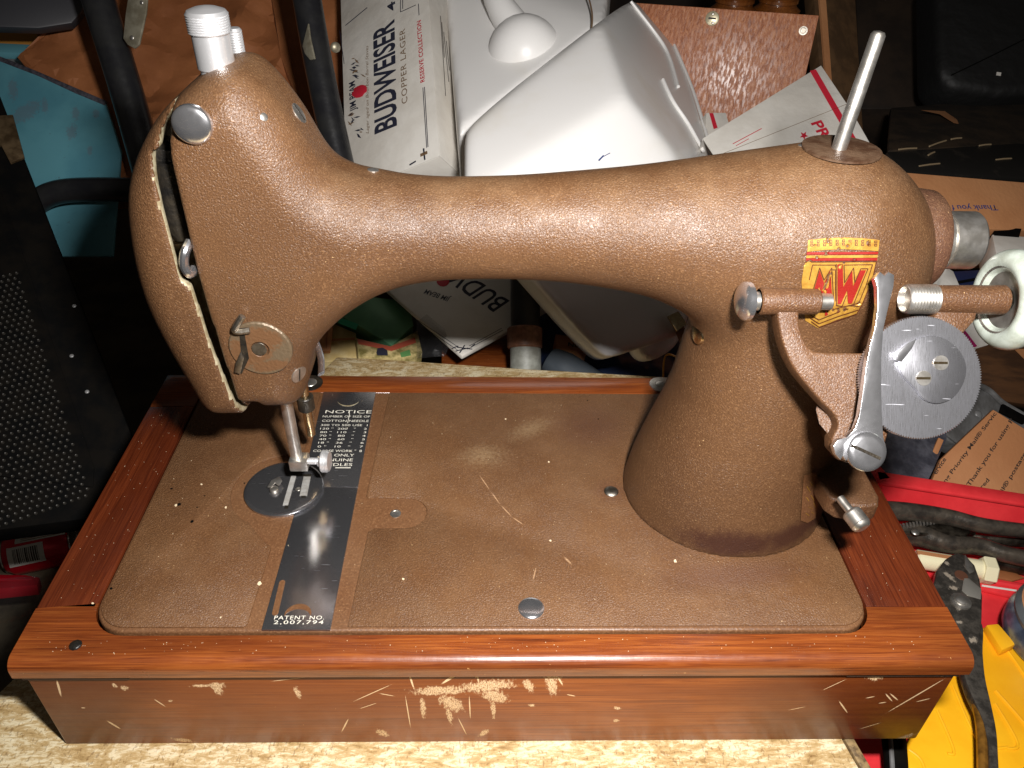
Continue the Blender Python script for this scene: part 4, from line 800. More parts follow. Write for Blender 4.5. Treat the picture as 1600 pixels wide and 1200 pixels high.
for q in ([(984, 4), (1030, 64), (1046, 95), (1058, 137)], [(1034, 126), (1050, 160), (1074, 196), (1097, 238)], [(1052, 72), (1080, 140), (1108, 232)]): part('moulded_rib', tube([S3.pt(x, y, 1.5) for x, y in q], 1.6, 10), M['plastic_white'], t)
F2 = Pl((978, 150, 606), (724, 312, 575), (918, 538, 620)); strip(F2, (935, 251), (943, 243), 2.2, M['ink_blue'], t, 'pen_mark', .4); strip(F2, (938, 247), (953, 239), 1.0, M['ink_blue'], t, 'pen_mark', .5)
# --- varnished board
pl = Pl((1113, 27, 850), (1255, 47, 862), (1180, 190, 842)); pl.p = at(1225, 120, 850); pl.n = ((CX-pl.p).normalized()+(CX+RT*58+UP*62-pl.p).normalized()).normalized(); P = pl.poly([(990, 4), (1280, 24), (1247, 170), (1225, 260), (1040, 300)])
def board_mat():
    s = NT('rough_varnished_board'); v = s.mapping((.42, .42, .06), rot=(0, .3, 0)); a = s.noise(v, 1.0, 5, .65, .5)
    col = s.ramp(a, [(.3, hexc(138, 78, 48)), (.5, hexc(178, 112, 74)), (.7, hexc(206, 146, 106))]); return s.out(col, .42, 0.0, s.bump(a, .0009, 1.0), Specular_IOR_Level=.5, Coat_Weight=s.sstep(s.noise(s.mapping((.36, .36, .045), rot=(0, .3, 0)), 1.0, 4, .65), .46, .62), Coat_Roughness=.34, Coat_IOR=1.7)
t = thing('varnished_board', 'glossy reddish wooden board with a metal escutcheon, behind the white plastic cover', 'board', floor_of(P))
part('board', prism(P, pl.n*-9), board_mat(), t, bevel=1)
e = part('escutcheon', lathe(pl.pt(1113, 29), pl.n, [(0, 7.4), (1.2, 7.2), (1.5, 6.6), (1.6, .1)], 28), simple('pale_nickel', hexc(200, 190, 160), .35, .5), t)
part('keyhole', obox(pl.pt(1113, 29, 1.75), frame(pl.n)[0]*4, frame(pl.n)[1]*.9, pl.n*.1), M['ink_black'], e)
for y in (22, 36): part('screw', dome(pl.pt(1114, y, 1.5), pl.n, 1.5, .6, 12), M['steel'], e)
part('ring_screw', lathe(pl.pt(1255, 48), pl.n, [(0, 4.6), (.8, 4.4), (.9, 3), (.3, 2.6), (.3, .1)], 24), M['dull_steel'], t)
# --- turned posts and plank
M['amber_wood'] = wood('amber_turned_wood', 2, hexc(150, 90, 36), hexc(120, 66, 24), hexc(74, 38, 12), .35)
for px_, lb in ((1146, 'amber turned wooden post above the left half of the varnished board'), (1214, 'amber turned wooden post above the right half of the varnished board')):
    c = at(px_, 14, 935); tp_ = thing('turned_post', lb, 'turned post', c+Vector((0, 0, -90)), 'turned posts behind the varnished board')
    part('spindle', lathe(c+Vector((0, 0, -90)), (0, 0, 1), [(0, 14), (40, 15), (70, 20), (84, 26), (90, 27), (94, 22), (99, 20), (108, 25), (130, 20), (200, 14)], 28), M['amber_wood'], tp_)
    part('bead_ring', lathe(c+Vector((0, 0, 6)), (0, 0, 1), [(0, 20), (2, 23), (5, 23), (7, 20)], 28), M['amber_wood'], tp_)
pl = Pl((1290, 50, 940), (1330, 60, 950), (1300, 140, 930)); P = pl.poly([(1268, -50), (1334, -50), (1352, 260), (1294, 260)])
t = thing('wooden_plank', 'dim upright wooden plank right of the varnished board', 'plank', floor_of(P)); part('plank', prism(P, pl.n*-18), simple('dim_brown_wood', hexc(96, 70, 44), .6, 0, hexc(70, 50, 30), .05, stretch=(1, 1, .1)), t, bevel=1); part('plank_batten', prism(pl.poly([(1274, -50), (1284, -50), (1306, 260), (1298, 260)], .5), pl.n*3), M['card'], t)
# --- white and red postal box
pl = Pl((1283, 102, 720), (1112, 208, 690), (1365, 245, 680)); P = pl.poly([(1283, 102), (1098, 216), (1180, 340), (1420, 330), (1330, 172)])
t = thing('white_postal_box', 'white postal box with a red stripe and red letters behind the spool pin', 'postal box', floor_of(P))
ext = at(1352, 168, 760)-at(1330, 172, pl.pt(1330, 172).__sub__(CX).dot(fw))
part('front_panel', prism(P, pl.n*-1.4), M['white_card'], t, bevel=.4)
q = pl.poly([(1322, 160), (1330, 172), (1420, 330)]); part('side_panel', prism([q[0]-pl.n*1.6, q[2]-pl.n*1.6, q[2]-pl.n*36+RT*22, q[0]-pl.n*36+RT*22], RT*-1), M['card'], t)
q = pl.poly([(1283, 102), (1098, 216)]); part('top_panel', prism([q[0]-pl.n*1.6, q[1]-pl.n*1.6, q[1]-pl.n*36, q[0]-pl.n*36], UP*-1), M['white_card'], t)
s0, s1 = pl.pt(1270, 110, .2), pl.pt(1352, 252, .2); d = (s1-s0).normalized(); s_ = pl.n.cross(d)*3.0; part('red_stripe', prism([s0-s_, s1-s_, s1+s_, s0+s_], pl.n*.1), M['ink_red'], t, smooth=False)
ptext('PRIORITY', pl, (1266, 193), (1332, 292), (1280, 183), M['ink_red'], t, .03, lift=.3)
part('red_star', prism(pl.poly([(1256+(7 if k % 2 == 0 else 3)*math.sin(k*math.pi/5+.5), 212-(7 if k % 2 == 0 else 3)*math.cos(k*math.pi/5+.5)) for k in range(10)], .2), pl.n*.1), M['ink_red'], t, smooth=False)
strip(pl, (1145, 225), (1190, 201), 1.2, M['ink_red'], t); strip(pl, (1150, 228), (1170, 217), 1.0, M['ink_red'], t); strip(pl, (1130, 240), (1330, 160), .7, M['ink_brown'], t, 'fold_line')
pl = Pl((1112, 185, 760), (1140, 190, 765), (1120, 215, 755)); P = pl.poly([(1104, 176), (1134, 176), (1150, 230), (1100, 230)])
t = thing('postal_box_end', 'small white box end with a red stripe between plastic cover and postal box', 'postal box', floor_of(P)); part('end', prism(P, pl.n*-30), M['white_card'], t, bevel=.5); part('red_stripe', prism(pl.poly([(1108, 177), (1114, 177), (1121, 200), (1115, 202)], .3), pl.n*.1), M['ink_red'], t)
# --- dark things at the upper right
M['scuffed'] = simple('scuffed_black_case', (.012, .011, .01, 1), .42, 0, (.05, .04, .03, 1), .04, .55, .8)
pl = Pl((1400, 240, 800), (1590, 262, 830), (1480, 270, 795)); P = pl.poly([(1384, 236), (1590, 222), (1640, 226), (1640, 280), (1590, 278), (1412, 268)])
t = thing('black_case', 'scuffed black case lying on the brown carton with blue print', 'case', floor_of(P))
part('case_front', prism(P, pl.n*-26), M['scuffed'], t, bevel=3)
q = pl.poly([(1388, 234), (1640, 222)]); b_ = [at(1640, 150, 1000), at(1392, 168, 960)]; part('case_top', prism([q[0], q[1]]+b_, (0, 0, -8)), simple('dusty_brown_black', hexc(54, 42, 30), .6, 0, hexc(30, 24, 18), .03), t, bevel=2)
part('torn_label', crumple(Pl((1440, 172, 890), (1510, 195, 900), (1470, 190, 870)), [(1438, 172), (1476, 174), (1508, 196), (1490, 193), (1468, 179)], 6, 1, 3, 5), M['card'], t)
for x0, y0, x1, y1 in ((1404, 234, 1432, 232), (1452, 229, 1478, 220), (1486, 218, 1502, 216), (1530, 228, 1548, 226), (1436, 260, 1468, 256), (1450, 243, 1460, 238), (1556, 250, 1580, 248)):
    a, b = pl.pt(x0, y0, .3), pl.pt(x1, y1, .3); part('edge_wear', tube([a, (a+b)/2+Vector((0, 0, .4)), b], .9, 6, sp=2), simple('pale_wear', hexc(150, 130, 100), .7) if 'pale_wear' not in bpy.data.materials else bpy.data.materials['pale_wear'], t)
pl = Pl((1480, 60, 960), (1600, 60, 960), (1540, 140, 940)); P = pl.poly([(1462, -60), (1660, -60), (1660, 140), (1560, 146), (1490, 136), (1466, 110)])
t = thing('black_bag', 'black bag with a thin seam in the dark top right corner', 'bag', floor_of(P)); part('bag_body', prism(P, pl.n*-60), simple('black_cloth', (.006, .006, .006, 1), .6, bs=.03, bd=.004), t, bevel=12, bseg=4); part('seam', tube([pl.pt(1486, 118, .6), pl.pt(1540, 92, .6), pl.pt(1600, 62, .6)], .7, 6), M['black_matt'], t); part('tag', prism(pl.poly([(1557, 113), (1564, 114), (1563, 119), (1556, 118)], .4), pl.n*.4), M['white_card'], t)
pl = Pl((1400, 40, 1150), (1470, 40, 1150), (1440, 120, 1120)); P = pl.poly([(1335, -60), (1500, -60), (1500, 170), (1345, 170)])
t = thing('dark_cabinet', 'dark brown cabinet side behind the spool pin', 'cabinet', floor_of(P)); part('side', prism(P, pl.n*-200), simple('dark_cabinet_wood', hexc(52, 40, 30), .6, 0, hexc(36, 28, 22), .02), t, bevel=2); part('coloured_label', prism(pl.poly([(1442, -10), (1474, -10), (1460, 20), (1450, 30), (1440, 22)], .5), pl.n*1), simple('dim_yellow_label', hexc(120, 96, 30), .6), t)
# --- carton with upside down blue print
pl = Pl((1440, 300, 700), (1600, 310, 720), (1500, 350, 695)); P = pl.poly([(1400, 268), (1640, 288), (1640, 362), (1400, 352)])
t = thing('brown_carton', 'brown carton with upside-down blue print behind the handwheel shaft', 'box', floor_of(P)); part('carton', prism(P, pl.n*-70), M['card'], t, bevel=1); ptext('Thank you f', pl, (1556, 318), (1484, 318), (1556, 329), M['ink_blue'], t, .01, lift=.2)
# --- right hand jumble
pl = Pl((1560, 380, 690), (1610, 380, 690), (1580, 395, 680)); P = pl.poly([(1550, 366), (1640, 372), (1640, 420), (1560, 412)])
t = thing('grey_white_packet', 'pale grey packet under the brown carton, right of the shaft', 'packet', floor_of(P)); part('packet', prism(P, pl.n*-30), M['white_card'], t, bevel=1); part('dark_band', prism(pl.poly([(1553, 355), (1596, 358), (1592, 371), (1553, 368)], .5), pl.n*-20), M['black_matt'], t)
pl = Pl((1465, 440, 640), (1500, 440, 645), (1480, 460, 630)); P = pl.poly([(1476, 415), (1490, 424), (1502, 452), (1462, 452), (1450, 445)])
t = thing('white_paper_packet', 'white paper packet corner between flange and winder sleeve', 'packet', floor_of(P)); part('packet', prism(P, pl.n*-20), M['white_card'], t, bevel=.6); part('fold', prism(pl.poly([(1476, 416), (1480, 418), (1466, 450), (1462, 448)], .3), pl.n*.6), M['white_card'], t)
pl = Pl((1510, 440, 660), (1540, 440, 665), (1520, 460, 650)); P = pl.poly([(1488, 424), (1560, 420), (1560, 470), (1500, 470)])
t = thing('navy_packet', 'dark navy packet behind the winder wheel', 'packet', floor_of(P)); part('packet', prism(P, pl.n*-20), simple('navy_film', hexc(30, 38, 70), .4), t, bevel=.6); part('fold', prism(pl.poly([(1496, 440), (1540, 432), (1541, 436), (1497, 444)], .3), pl.n*.5), M['black_matt'], t)
pl = Pl((1520, 520, 600), (1545, 540, 605), (1510, 540, 596)); P = pl.poly([(1500, 500), (1516, 498), (1548, 538), (1522, 546), (1496, 530)])
t = thing('white_magenta_box', 'white box corner with a magenta edge below the winder wheel', 'box', floor_of(P)); part('box', prism(P, pl.n*-24), M['white_card'], t, bevel=.5); part('magenta_edge', prism(pl.poly([(1502, 517), (1507, 516), (1526, 541), (1521, 543)], .3), pl.n*.2), simple('magenta_ink', hexc(170, 30, 100), .5), t)
pl = Pl((1540, 580, 820), (1600, 580, 830), (1560, 640, 810)); P = pl.poly([(1500, 536), (1660, 540), (1660, 640), (1520, 620), (1490, 580)])
t = thing('dark_brown_board', 'dark brown wooden board right of the toothed disc', 'board', floor_of(P)); part('board', prism(P, pl.n*-14), simple('dark_brown_grain', hexc(92, 60, 34), .6, 0, hexc(60, 38, 22), .1, stretch=(.1, 1, 1)), t, bevel=1); part('pale_scrap', prism(pl.poly([(1584, 546), (1640, 546), (1640, 566), (1600, 562)], .6), pl.n*1), M['card'], t)
pl = Pl((1520, 620, 760), (1600, 660, 780), (1500, 690, 740)); P = pl.poly([(1460, 588), (1535, 603), (1572, 632), (1640, 668), (1640, 740), (1540, 720), (1484, 690), (1440, 660)])
t = thing('grey_metal_case', 'grey metal case with a raised rim behind the kraft mailer', 'case', floor_of(P)); part('lid', prism(P, pl.n*-24), M['grey_metal'], t, bevel=2); part('rim', tube([pl.pt(x, y, 1.5) for x, y in [(1470, 586), (1535, 606), (1570, 634), (1640, 672)]], 3.0, 10), M['grey_metal'], t); part('rivet', dome(pl.pt(1529, 648), pl.n, 4.6, 2, 20), M['grey_metal'], t); part('latch', prism(pl.poly([(1562, 632), (1600, 652), (1594, 664), (1558, 645)], 1), pl.n*3), M['black_matt'], t, bevel=.6); part('side_step', prism(pl.poly([(1500, 640), (1545, 662), (1500, 700), (1474, 680)], .8), pl.n*2.5), M['grey_metal'], t, bevel=.8)
# --- kraft mailer with black print
pl = Pl((1552, 640, 690), (1470, 722, 680), (1600, 668, 684)); P = pl.poly([(1552, 640), (1640, 694), (1640, 830), (1436, 800), (1470, 718)])
t = thing('kraft_mailer', 'brown kraft mailer with black printed lines beside the red tray', 'mailer', floor_of(P))
part('mailer', prism(P, pl.n*-6), M['card'], t, bevel=.5)
part('side_flap', prism(pl.poly([(1466, 684), (1474, 688), (1452, 740), (1440, 790), (1434, 790), (1446, 730)], -2), pl.n*3), M['card'], t, bevel=.4)
for s_, a, b, c in (('using Priority Mail® Servic', (1470, 769), (1559, 648), (1464, 762)), ('Thank you for using P', (1517, 762), (1586, 658), (1509, 757)), ('required', (1518, 787), (1548, 752), (1511, 782)), ('Mail® postage', (1560, 786), (1606, 710), (1552, 781)), ('service', (1586, 800), (1602, 778), (1578, 795)), ('ervice', (1463, 742), (1479, 718), (1457, 738))): ptext(s_, pl, a, b, c, M['ink_black'], t, .018, lift=.2)
# --- clear pouch
pl = Pl((1400, 720, 680), (1460, 700, 690), (1400, 760, 665))
t = thing('plastic_pouch', 'dark clear plastic pouch with blue lettering under the toothed disc', 'pouch', floor_of(pl.poly([(1380, 770), (1450, 770)])))
M['pouch'] = simple('smoky_plastic_film', hexc(92, 92, 100), .18, 0, hexc(60, 60, 68), .05, bs=.12, bd=.002)
part('pouch', crumple(pl, [(1366, 640), (1470, 640), (1474, 690), (1440, 766), (1384, 768), (1360, 735)], 5, 3, 14, 21, 3), M['pouch'], t, solid=.6)
pb_ = pl.poly([(1386, 760), (1404, 764), (1402, 755), (1390, 752)], 4); part('paper_scrap', prism(pb_, pl.n*.6), M['white_card'], t)
ptext('Yi', pl, (1394, 742), (1404, 706), (1386, 738), simple('cyan_print', hexc(30, 110, 190), .4), t, .01, lift=4.2)
# --- red tool tray
ZF, ZR = -150, -104
t = thing('red_tool_tray', 'open red plastic tool tray to the right of the wooden base', 'tool tray', on(1500, 900, 2, ZF))
fl_ = [on(x, y, 2, ZF) for x, y in [(1330, 790), (1400, 800), (1660, 845), (1700, 1300), (1250, 1300)]]
part('tray_floor', prism(fl_, (0, 0, -4)), M['red'], t)
a, b, c0 = on(1340, 716, 2, ZR), on(1372, 752, 2, ZR), on(1660, 797, 2, ZR)
for p0, p1 in ((a, b), (b, c0)):
    d = (p1-p0).normalized(); nn = Vector((-d.y, d.x, 0)); nn = nn if nn.y > 0 else -nn
    part('tray_rim', prism([p0, p1, p1+nn*13, p0+nn*13], (0, 0, -4)), M['red'], t, bevel=1.4)
    part('tray_wall', prism([p0+nn*3-Vector((0, 0, 4.2)), p1+nn*3-Vector((0, 0, 4.2)), p1-nn*6+Vector((0, 0, ZF-ZR)), p0-nn*6+Vector((0, 0, ZF-ZR))], nn*3), M['red'], t)
part('tray_ridge', tube([on(1520, 905, 2, ZF+3), on(1560, 912, 2, ZF+3), on(1640, 926, 2, ZF+3)], 3.4, 10), M['red'], t)
part('tray_step', prism([on(x, y, 2, ZF+4) for x, y in [(1524, 884), (1660, 902), (1660, 950), (1526, 918)]], (0, 0, -3.5)), M['red'], t, bevel=1)
part('tray_bead', tube([on(1534, 915, 2, ZF+5), on(1588, 923, 2, ZF+5)], .8, 6), M['white_card'], t)
single('crumbs', G().join(prism([on(x, y, 2, ZF+5) for x, y in [(1545, 893), (1562, 890), (1584, 897), (1600, 905), (1580, 910), (1556, 905)]], (0, 0, 2))), M['kraft'], '', '', kind='stuff', bevel=.6)
M['tool'] = simple('oiled_tool_steel', (.10, .085, .065, 1), .32, .75, (.025, .02, .015, 1), .12, bs=.3, bd=.0004, rv=.2)
M['tool_black'] = simple('black_tool_steel', (.05, .043, .036, 1), .33, .5, (.12, .098, .075, 1), .1, bs=.2, bd=.0005, rv=.2)
def tool_poly(z, pts, n=0):
    q = [(p.x, p.y) for p in spline([(a, b, 0) for a, b in pts], 4)] if n else pts
    return [on(x, y, 2, z) for x, y in q]
t = thing('jaw_pliers', 'black adjustable pliers with a toothed jaw, lying across the red tray', 'pliers', on(1480, 840, 2, -140))
part('upper_handle', tube([on(x, y, 2, -112) for x, y in [(1370, 798), (1420, 800), (1480, 808), (1540, 822), (1640, 834)]], [9, 8, 7, 6.5, 6], 14, flat=.8), M['tool_black'], t)
part('lower_handle', tube([on(x, y, 2, -126) for x, y in [(1390, 838), (1430, 836), (1480, 850), (1530, 854), (1570, 866), (1640, 880)]], [8, 10, 8, 7.5, 7, 7], 14, flat=.8), M['tool_black'], t)
part('jaw', prism(tool_poly(-118, [(1396, 822), (1420, 814), (1470, 812), (1520, 818), (1530, 826), (1500, 838), (1470, 836), (1430, 834), (1400, 832)]), (0, 0, -8)), M['tool'], t, bevel=1.2)
g = G()
for k in range(15):
    x = 1404+k*5.2; y = 823-k*.75; p0, p1 = on(x, y-3, 2, -117), on(x+1.5, y+4, 2, -117); prism([p0, p0+(p1-p0)*.1+Vector((1.5, 0, 0)), p1+Vector((1.5, 0, 0)), p1], (0, 0, 1.4), g)
part('jaw_teeth', g, M['steel'], t, kind='stuff')
part('pivot_rivet', dome(on(1430, 832, 2, -112), (0, 0, 1), 3, 1.4, 14), M['steel'], t)
part('spare_bar', tube([on(x, y, 2, -130) for x, y in [(1516, 838), (1560, 845), (1640, 850)]], [2, 4.5, 5], 12, flat=.7), M['tool'], t)
t = thing('grey_wrench', 'dark steel wrench handle with stamped letters below the black pliers', 'wrench', on(1580, 878, 2, -148)); part('shank', tube([on(x, y, 2, -138) for x, y in [(1545, 880), (1580, 884), (1640, 898)]], [5, 6, 6.5], 12, flat=.6), M['tool'], t)
for k in range(4): part('stamped_mark', obox(on(1570+k*9, 872+k*1.8, 2, -131), (1.4, 0, 0), (0, 1.1, 0), (0, 0, .3)), M['steel'], t)
M['cream'] = simple('cream_plastic', hexc(236, 228, 190), .4)
t = thing('cream_connector', 'cream plastic connector with a hex end under the black pliers', 'connector', on(1490, 885, 2, -148))
p0, p1 = on(1430, 873, 2, -136), on(1546, 892, 2, -136); part('barrel', cyl(p0, p1, 7.2, ch=1.2), M['cream'], t); dd = (p1-p0).normalized()
part('hex_nut', cyl(p1-dd*6, p1+dd*3, 10.5, seg=6, ch=.8), M['cream'], t); part('barrel_groove', obox(p0.lerp(p1, .25)+Vector((0, 0, 7.1)), dd*14, Vector((-dd.y, dd.x, 0))*1.6, Vector((0, 0, .5))), M['card'], t)
# --- yellow case, grey lid, slip-joint pliers
ZY = -128
t = thing('yellow_case', 'yellow plastic case with moulded ribs in front of the red tray', 'case', on(1520, 1100, 2, ZF))
part('lid', prism(tool_poly(ZY, [(1408, 1260), (1416, 1166), (1452, 1092), (1500, 1018), (1538, 978), (1564, 976), (1604, 1022), (1680, 1110), (1700, 1280)]), (0, 0, -20)), M['yellow'], t, bevel=2.2, bseg=3)
for q in ([(1464, 1110), (1490, 1172), (1480, 1178)], [(1488, 1072), (1530, 1160), (1575, 1168)], [(1555, 1100), (1590, 1162), (1572, 1170)], [(1556, 1080), (1600, 1130), (1640, 1180)], [(1420, 1172), (1440, 1190), (1452, 1230)], [(1544, 984), (1576, 1020), (1604, 1060)]): part('moulded_rib', tube([on(x, y, 2, ZY) for x, y in q], 1.1, 8), M['yellow'], t)
part('corner_block', prism(tool_poly(ZY+7, [(1541, 976), (1560, 974), (1588, 1006), (1566, 1016)]), (0, 0, -7)), M['yellow'], t, bevel=1)
t = thing('grey_round_lid', 'dark grey round lid with a blue steel rim beside the yellow case', 'lid', on(1650, 990, 2, -140))
c = on(1682, 978, 2, -108); part('dome', lathe(c, (0, 0, 1), [(0, 37), (3, 37.5), (8, 35), (11, 30), (12, 20), (12.2, .2)], 48), simple('dark_grey_lid', hexc(92, 96, 98), .4, 0, hexc(76, 80, 82), .04), t, bevel=0); part('rim', lathe(c+Vector((0, 0, -18)), (0, 0, 1), [(0, 38), (2, 39), (10, 39), (17.5, 36)], 56), simple('blue_steel_rim', hexc(130, 148, 176), .3, .7, hexc(90, 104, 130), .1), t)
part('dust_ring', lathe(c+Vector((0, 0, 8.4)), (0, 0, 1), [(0, 35.2), (.6, 34.4)], 48, caps=False), M['card'], t)
t = thing('slip_joint_pliers', 'worn dark slip-joint pliers with paint marks, hanging past the base corner', 'pliers', on(1510, 1000, 2, -140))
ZP = -104
def plier_mat():
    s = NT('worn_plier_steel'); it = [(on(x, y, 2, ZP).x, on(x, y, 2, ZP).y, a, b, r_) for x, y, a, b, r_ in ((1483, 900, 4, 8, .3), (1490, 918, 6, 3, 0), (1513, 888, 3, 7, .3), (1521, 1000, 5, 4, .4), (1480, 880, 3, 3, 0), (1500, 972, 4, 2, 0), (1530, 868, 2, 4, 0))]
    mk = s.sstep(s.blobs('xy', it, .5, 1.0, (1, .6, 1)), .3, .75); b = s.sstep(s.noise(s.pos, .13, 5, .7), .4, .62)
    return s.out(s.mix(mk, s.mix(b, (.10, .09, .078, 1), (.22, .195, .165, 1)), hexc(150, 138, 122)), s.mix(mk, (.34,)*3+(1,), (.7,)*3+(1,)), s.math('MULTIPLY', s.math('SUBTRACT', 1.0, mk), .75), s.bump(s.noise(s.pos, .35, 3), .0004))
M['plier'] = plier_mat()
part('head', prism(tool_poly(ZP, [(1494, 862), (1478, 872), (1464, 890), (1459, 915), (1462, 935), (1474, 955), (1490, 985), (1502, 1010), (1530, 1005), (1535, 975), (1536, 930), (1532, 905), (1524, 882), (1508, 865)], 0), (0, 0, -9)), M['plier'], t, bevel=2, bseg=3)
part('jaw_grip', prism(tool_poly(ZP+.4, [(1508, 866), (1519, 880), (1523, 892), (1515, 896), (1508, 885)]), (0, 0, -4)), M['steel'], t, bevel=.4)
part('cutter', prism(tool_poly(ZP+.5, [(1506, 903), (1514, 903), (1534, 920), (1533, 936), (1512, 930), (1503, 922)]), (0, 0, -4)), simple('bright_cutter', hexc(190, 186, 176), .3, .7), t, bevel=.5)
part('jaw_hole', lathe(on(1502, 899, 2, ZP+.1), (0, 0, 1), [(0, 4.4), (.3, 4.2), (.3, .1)], 20), simple('rusty_hole', hexc(86, 52, 34), .7), t)
pv = on(1501, 940, 2, ZP); part('pivot_bolt', lathe(pv, (0, 0, 1), [(0, 6.6), (1.2, 6.4), (1.6, 5), (1.6, 4.4), (3.0, 4.2), (3.6, 3), (3.8, .1)], 28), M['steel'], t)
part('handle', prism(tool_poly(ZP-1, [(1488, 975), (1500, 1010), (1506, 1050), (1516, 1080), (1530, 1110), (1540, 1140), (1546, 1180), (1546, 1260), (1562, 1260), (1560, 1180), (1557, 1140), (1549, 1100), (1540, 1060), (1536, 1020), (1535, 975), (1510, 965)], 1)[:-1], (0, 0, -8)), M['plier'], t, bevel=2, bseg=3)
part('handle', tube([on(x, y, 2, ZP-5) for x, y in [(1500, 1020), (1512, 1060), (1526, 1100), (1534, 1150), (1536, 1260)]], [3.0, 3.2, 3.5, 3.6, 3.6], 12, flat=.8), simple('handle_yellow_reflection', hexc(170, 120, 50), .35, .5, hexc(110, 74, 30), .1), t)  # yellowish reflection along the inner handle edge, put in as a coloured tube
t = thing('ribbed_grip', 'black ribbed rubber grip between table edge and yellow case', 'grip', on(1400, 1180, 2, ZF)); part('grip', tube([on(1396, 1150, 2, -132), on(1400, 1190, 2, -132), on(1404, 1260, 2, -132)], 7, 14), M['black_matt'], t); part('grip_stripe', tube([on(1391, 1150, 2, -126), on(1394, 1190, 2, -126), on(1397, 1260, 2, -126)], 1.4, 8), M['grey_metal'], t)
# --- under the arm, behind the base
pl = Pl((580, 520, 720), (640, 510, 730), (600, 540, 714)); P = pl.poly([(524, 490), (556, 506), (612, 540), (646, 508), (640, 470), (540, 460)])
t = thing('green_box', 'small green box behind the base, under the left of the arm', 'box', floor_of(P)); part('top', prism(P, pl.n*-22), simple('green_card', hexc(96, 150, 110), .5, 0, hexc(80, 130, 96), .03), t, bevel=.6); part('teal_edge', prism(pl.poly([(530, 496), (560, 507), (556, 516), (528, 505)], .3), pl.n*.3), simple('teal_card', hexc(20, 140, 100), .5), t)
pl = Pl((570, 540, 708), (640, 545, 714), (600, 556, 702)); P = pl.poly([(556, 528), (610, 541), (652, 516), (660, 550), (640, 562), (560, 556)])
t = thing('picture_box', 'small printed picture box under the green box', 'box', floor_of(P)); part('box', prism(P, pl.n*-26), simple('printed_picture_card', hexc(206, 186, 130), .5, 0, hexc(120, 110, 60), .12), t, bevel=.5)
part('red_band', prism(pl.poly([(558, 530), (610, 542), (648, 528), (650, 536), (612, 549), (560, 538)], .4), pl.n*.2), simple('red_print', hexc(186, 84, 60), .5), t); part('printed_figure', prism(pl.poly([(588, 552), (590, 545), (598, 544), (605, 548), (606, 556), (590, 556)], .5), pl.n*.2), M['ink'], t); part('printed_panel', prism(pl.poly([(625, 552), (640, 547), (642, 556), (627, 559)], .5), pl.n*.2), simple('green_print', hexc(90, 140, 80), .5), t)
pl = Pl((510, 520, 730), (560, 530, 728), (530, 555, 716)); P = pl.poly([(514, 502), (556, 520), (562, 562), (500, 566), (512, 540)])
t = thing('cream_packet', 'cream paper packet behind the presser lifter', 'packet', floor_of(P)); part('packet', prism(P, pl.n*-20), simple('cream_paper', hexc(220, 200, 150), .6, 0, hexc(196, 170, 110), .05), t, bevel=.8); part('fold', prism(pl.poly([(518, 530), (555, 528), (555, 531), (518, 533)], .3), pl.n*.4), M['card'], t)
pl = Pl((500, 500, 715), (516, 500, 717), (508, 540, 710)); P = pl.poly([(470, 470), (522, 470), (520, 510), (516, 548), (470, 550)])
t = thing('brown_card_end', 'brown cardboard end between machine head and cream packet', 'box', floor_of(P)); part('card', prism(P, pl.n*-16), M['card'], t, bevel=.5); part('card_fold', prism(pl.poly([(512, 475), (514, 475), (511, 545), (509, 545)], .3), pl.n*.3), M['kraft'], t)
pl = Pl((660, 540, 706), (690, 545, 710), (670, 560, 700)); t = thing('clear_wrap', 'crumpled clear plastic wrap between picture box and white case corner', 'plastic wrap', floor_of(pl.poly([(650, 570), (700, 570)])))
def film():
    s = NT('clear_plastic_film'); return s.out(hexc(70, 70, 72), .1, 0.0, s.bump(s.noise(s.pos, .15, 4), .004), Alpha=.12, Specular_IOR_Level=1.0)
M['film'] = film(); part('film', crumple(pl, [(648, 512), (664, 500), (690, 528), (700, 548), (692, 566), (650, 566)], 4, 5, 12, 31, 4), M['film'], t, solid=.3)
t = thing('black_pole', 'black pole with brown collar and grey sleeve behind the base', 'pole', at(822, 640, 590)); bpt = at(822, 640, 590)
part('pole', cyl(at(820, 392, 720), at(821, 520, 712), 13.4, ch=.5), M['black'], t); part('collar', cyl(at(820, 512, 708), at(820, 545, 706), 15.8, ch=1.2), simple('brown_collar', hexc(126, 86, 66), .5, 0, hexc(98, 64, 48), .2), t); part('sleeve', cyl(at(821, 543, 706), at(822, 640, 700), 13.9, ch=.6), simple('grey_sleeve', hexc(140, 142, 134), .5, 0, hexc(116, 116, 108), .1), t)
pl = Pl((850, 560, 790), (1050, 560, 800), (950, 600, 770)); t = thing('blue_film_bag', 'dark blue plastic film behind the base rail', 'plastic bag', floor_of(pl.poly([(850, 640), (1050, 640)])))
part('film', crumple(pl, [(770, 480), (1100, 480), (1110, 660), (770, 660)], 9, 5, 12, 41, 4), simple('dark_blue_film', hexc(58, 72, 104), .3, 0, hexc(36, 46, 74), .03, bs=.05, bd=.002), t, solid=.5)
t = thing('rubber_grip', 'dark grey rubber grip lying behind the base rail', 'grip', at(890, 600, 610)+Vector((0, 0, -20))); part('grip', tube([at(858, 562, 720), at(880, 576, 716), at(925, 606, 706), at(960, 640, 696)], [12, 16, 16, 16], 22), simple('dark_grey_rubber', hexc(62, 68, 74), .38), t); part('grip_end', dome(at(859, 562.5, 720), (-.7, .3, .4), 12.4, 3, 20), M['black_matt'], t)
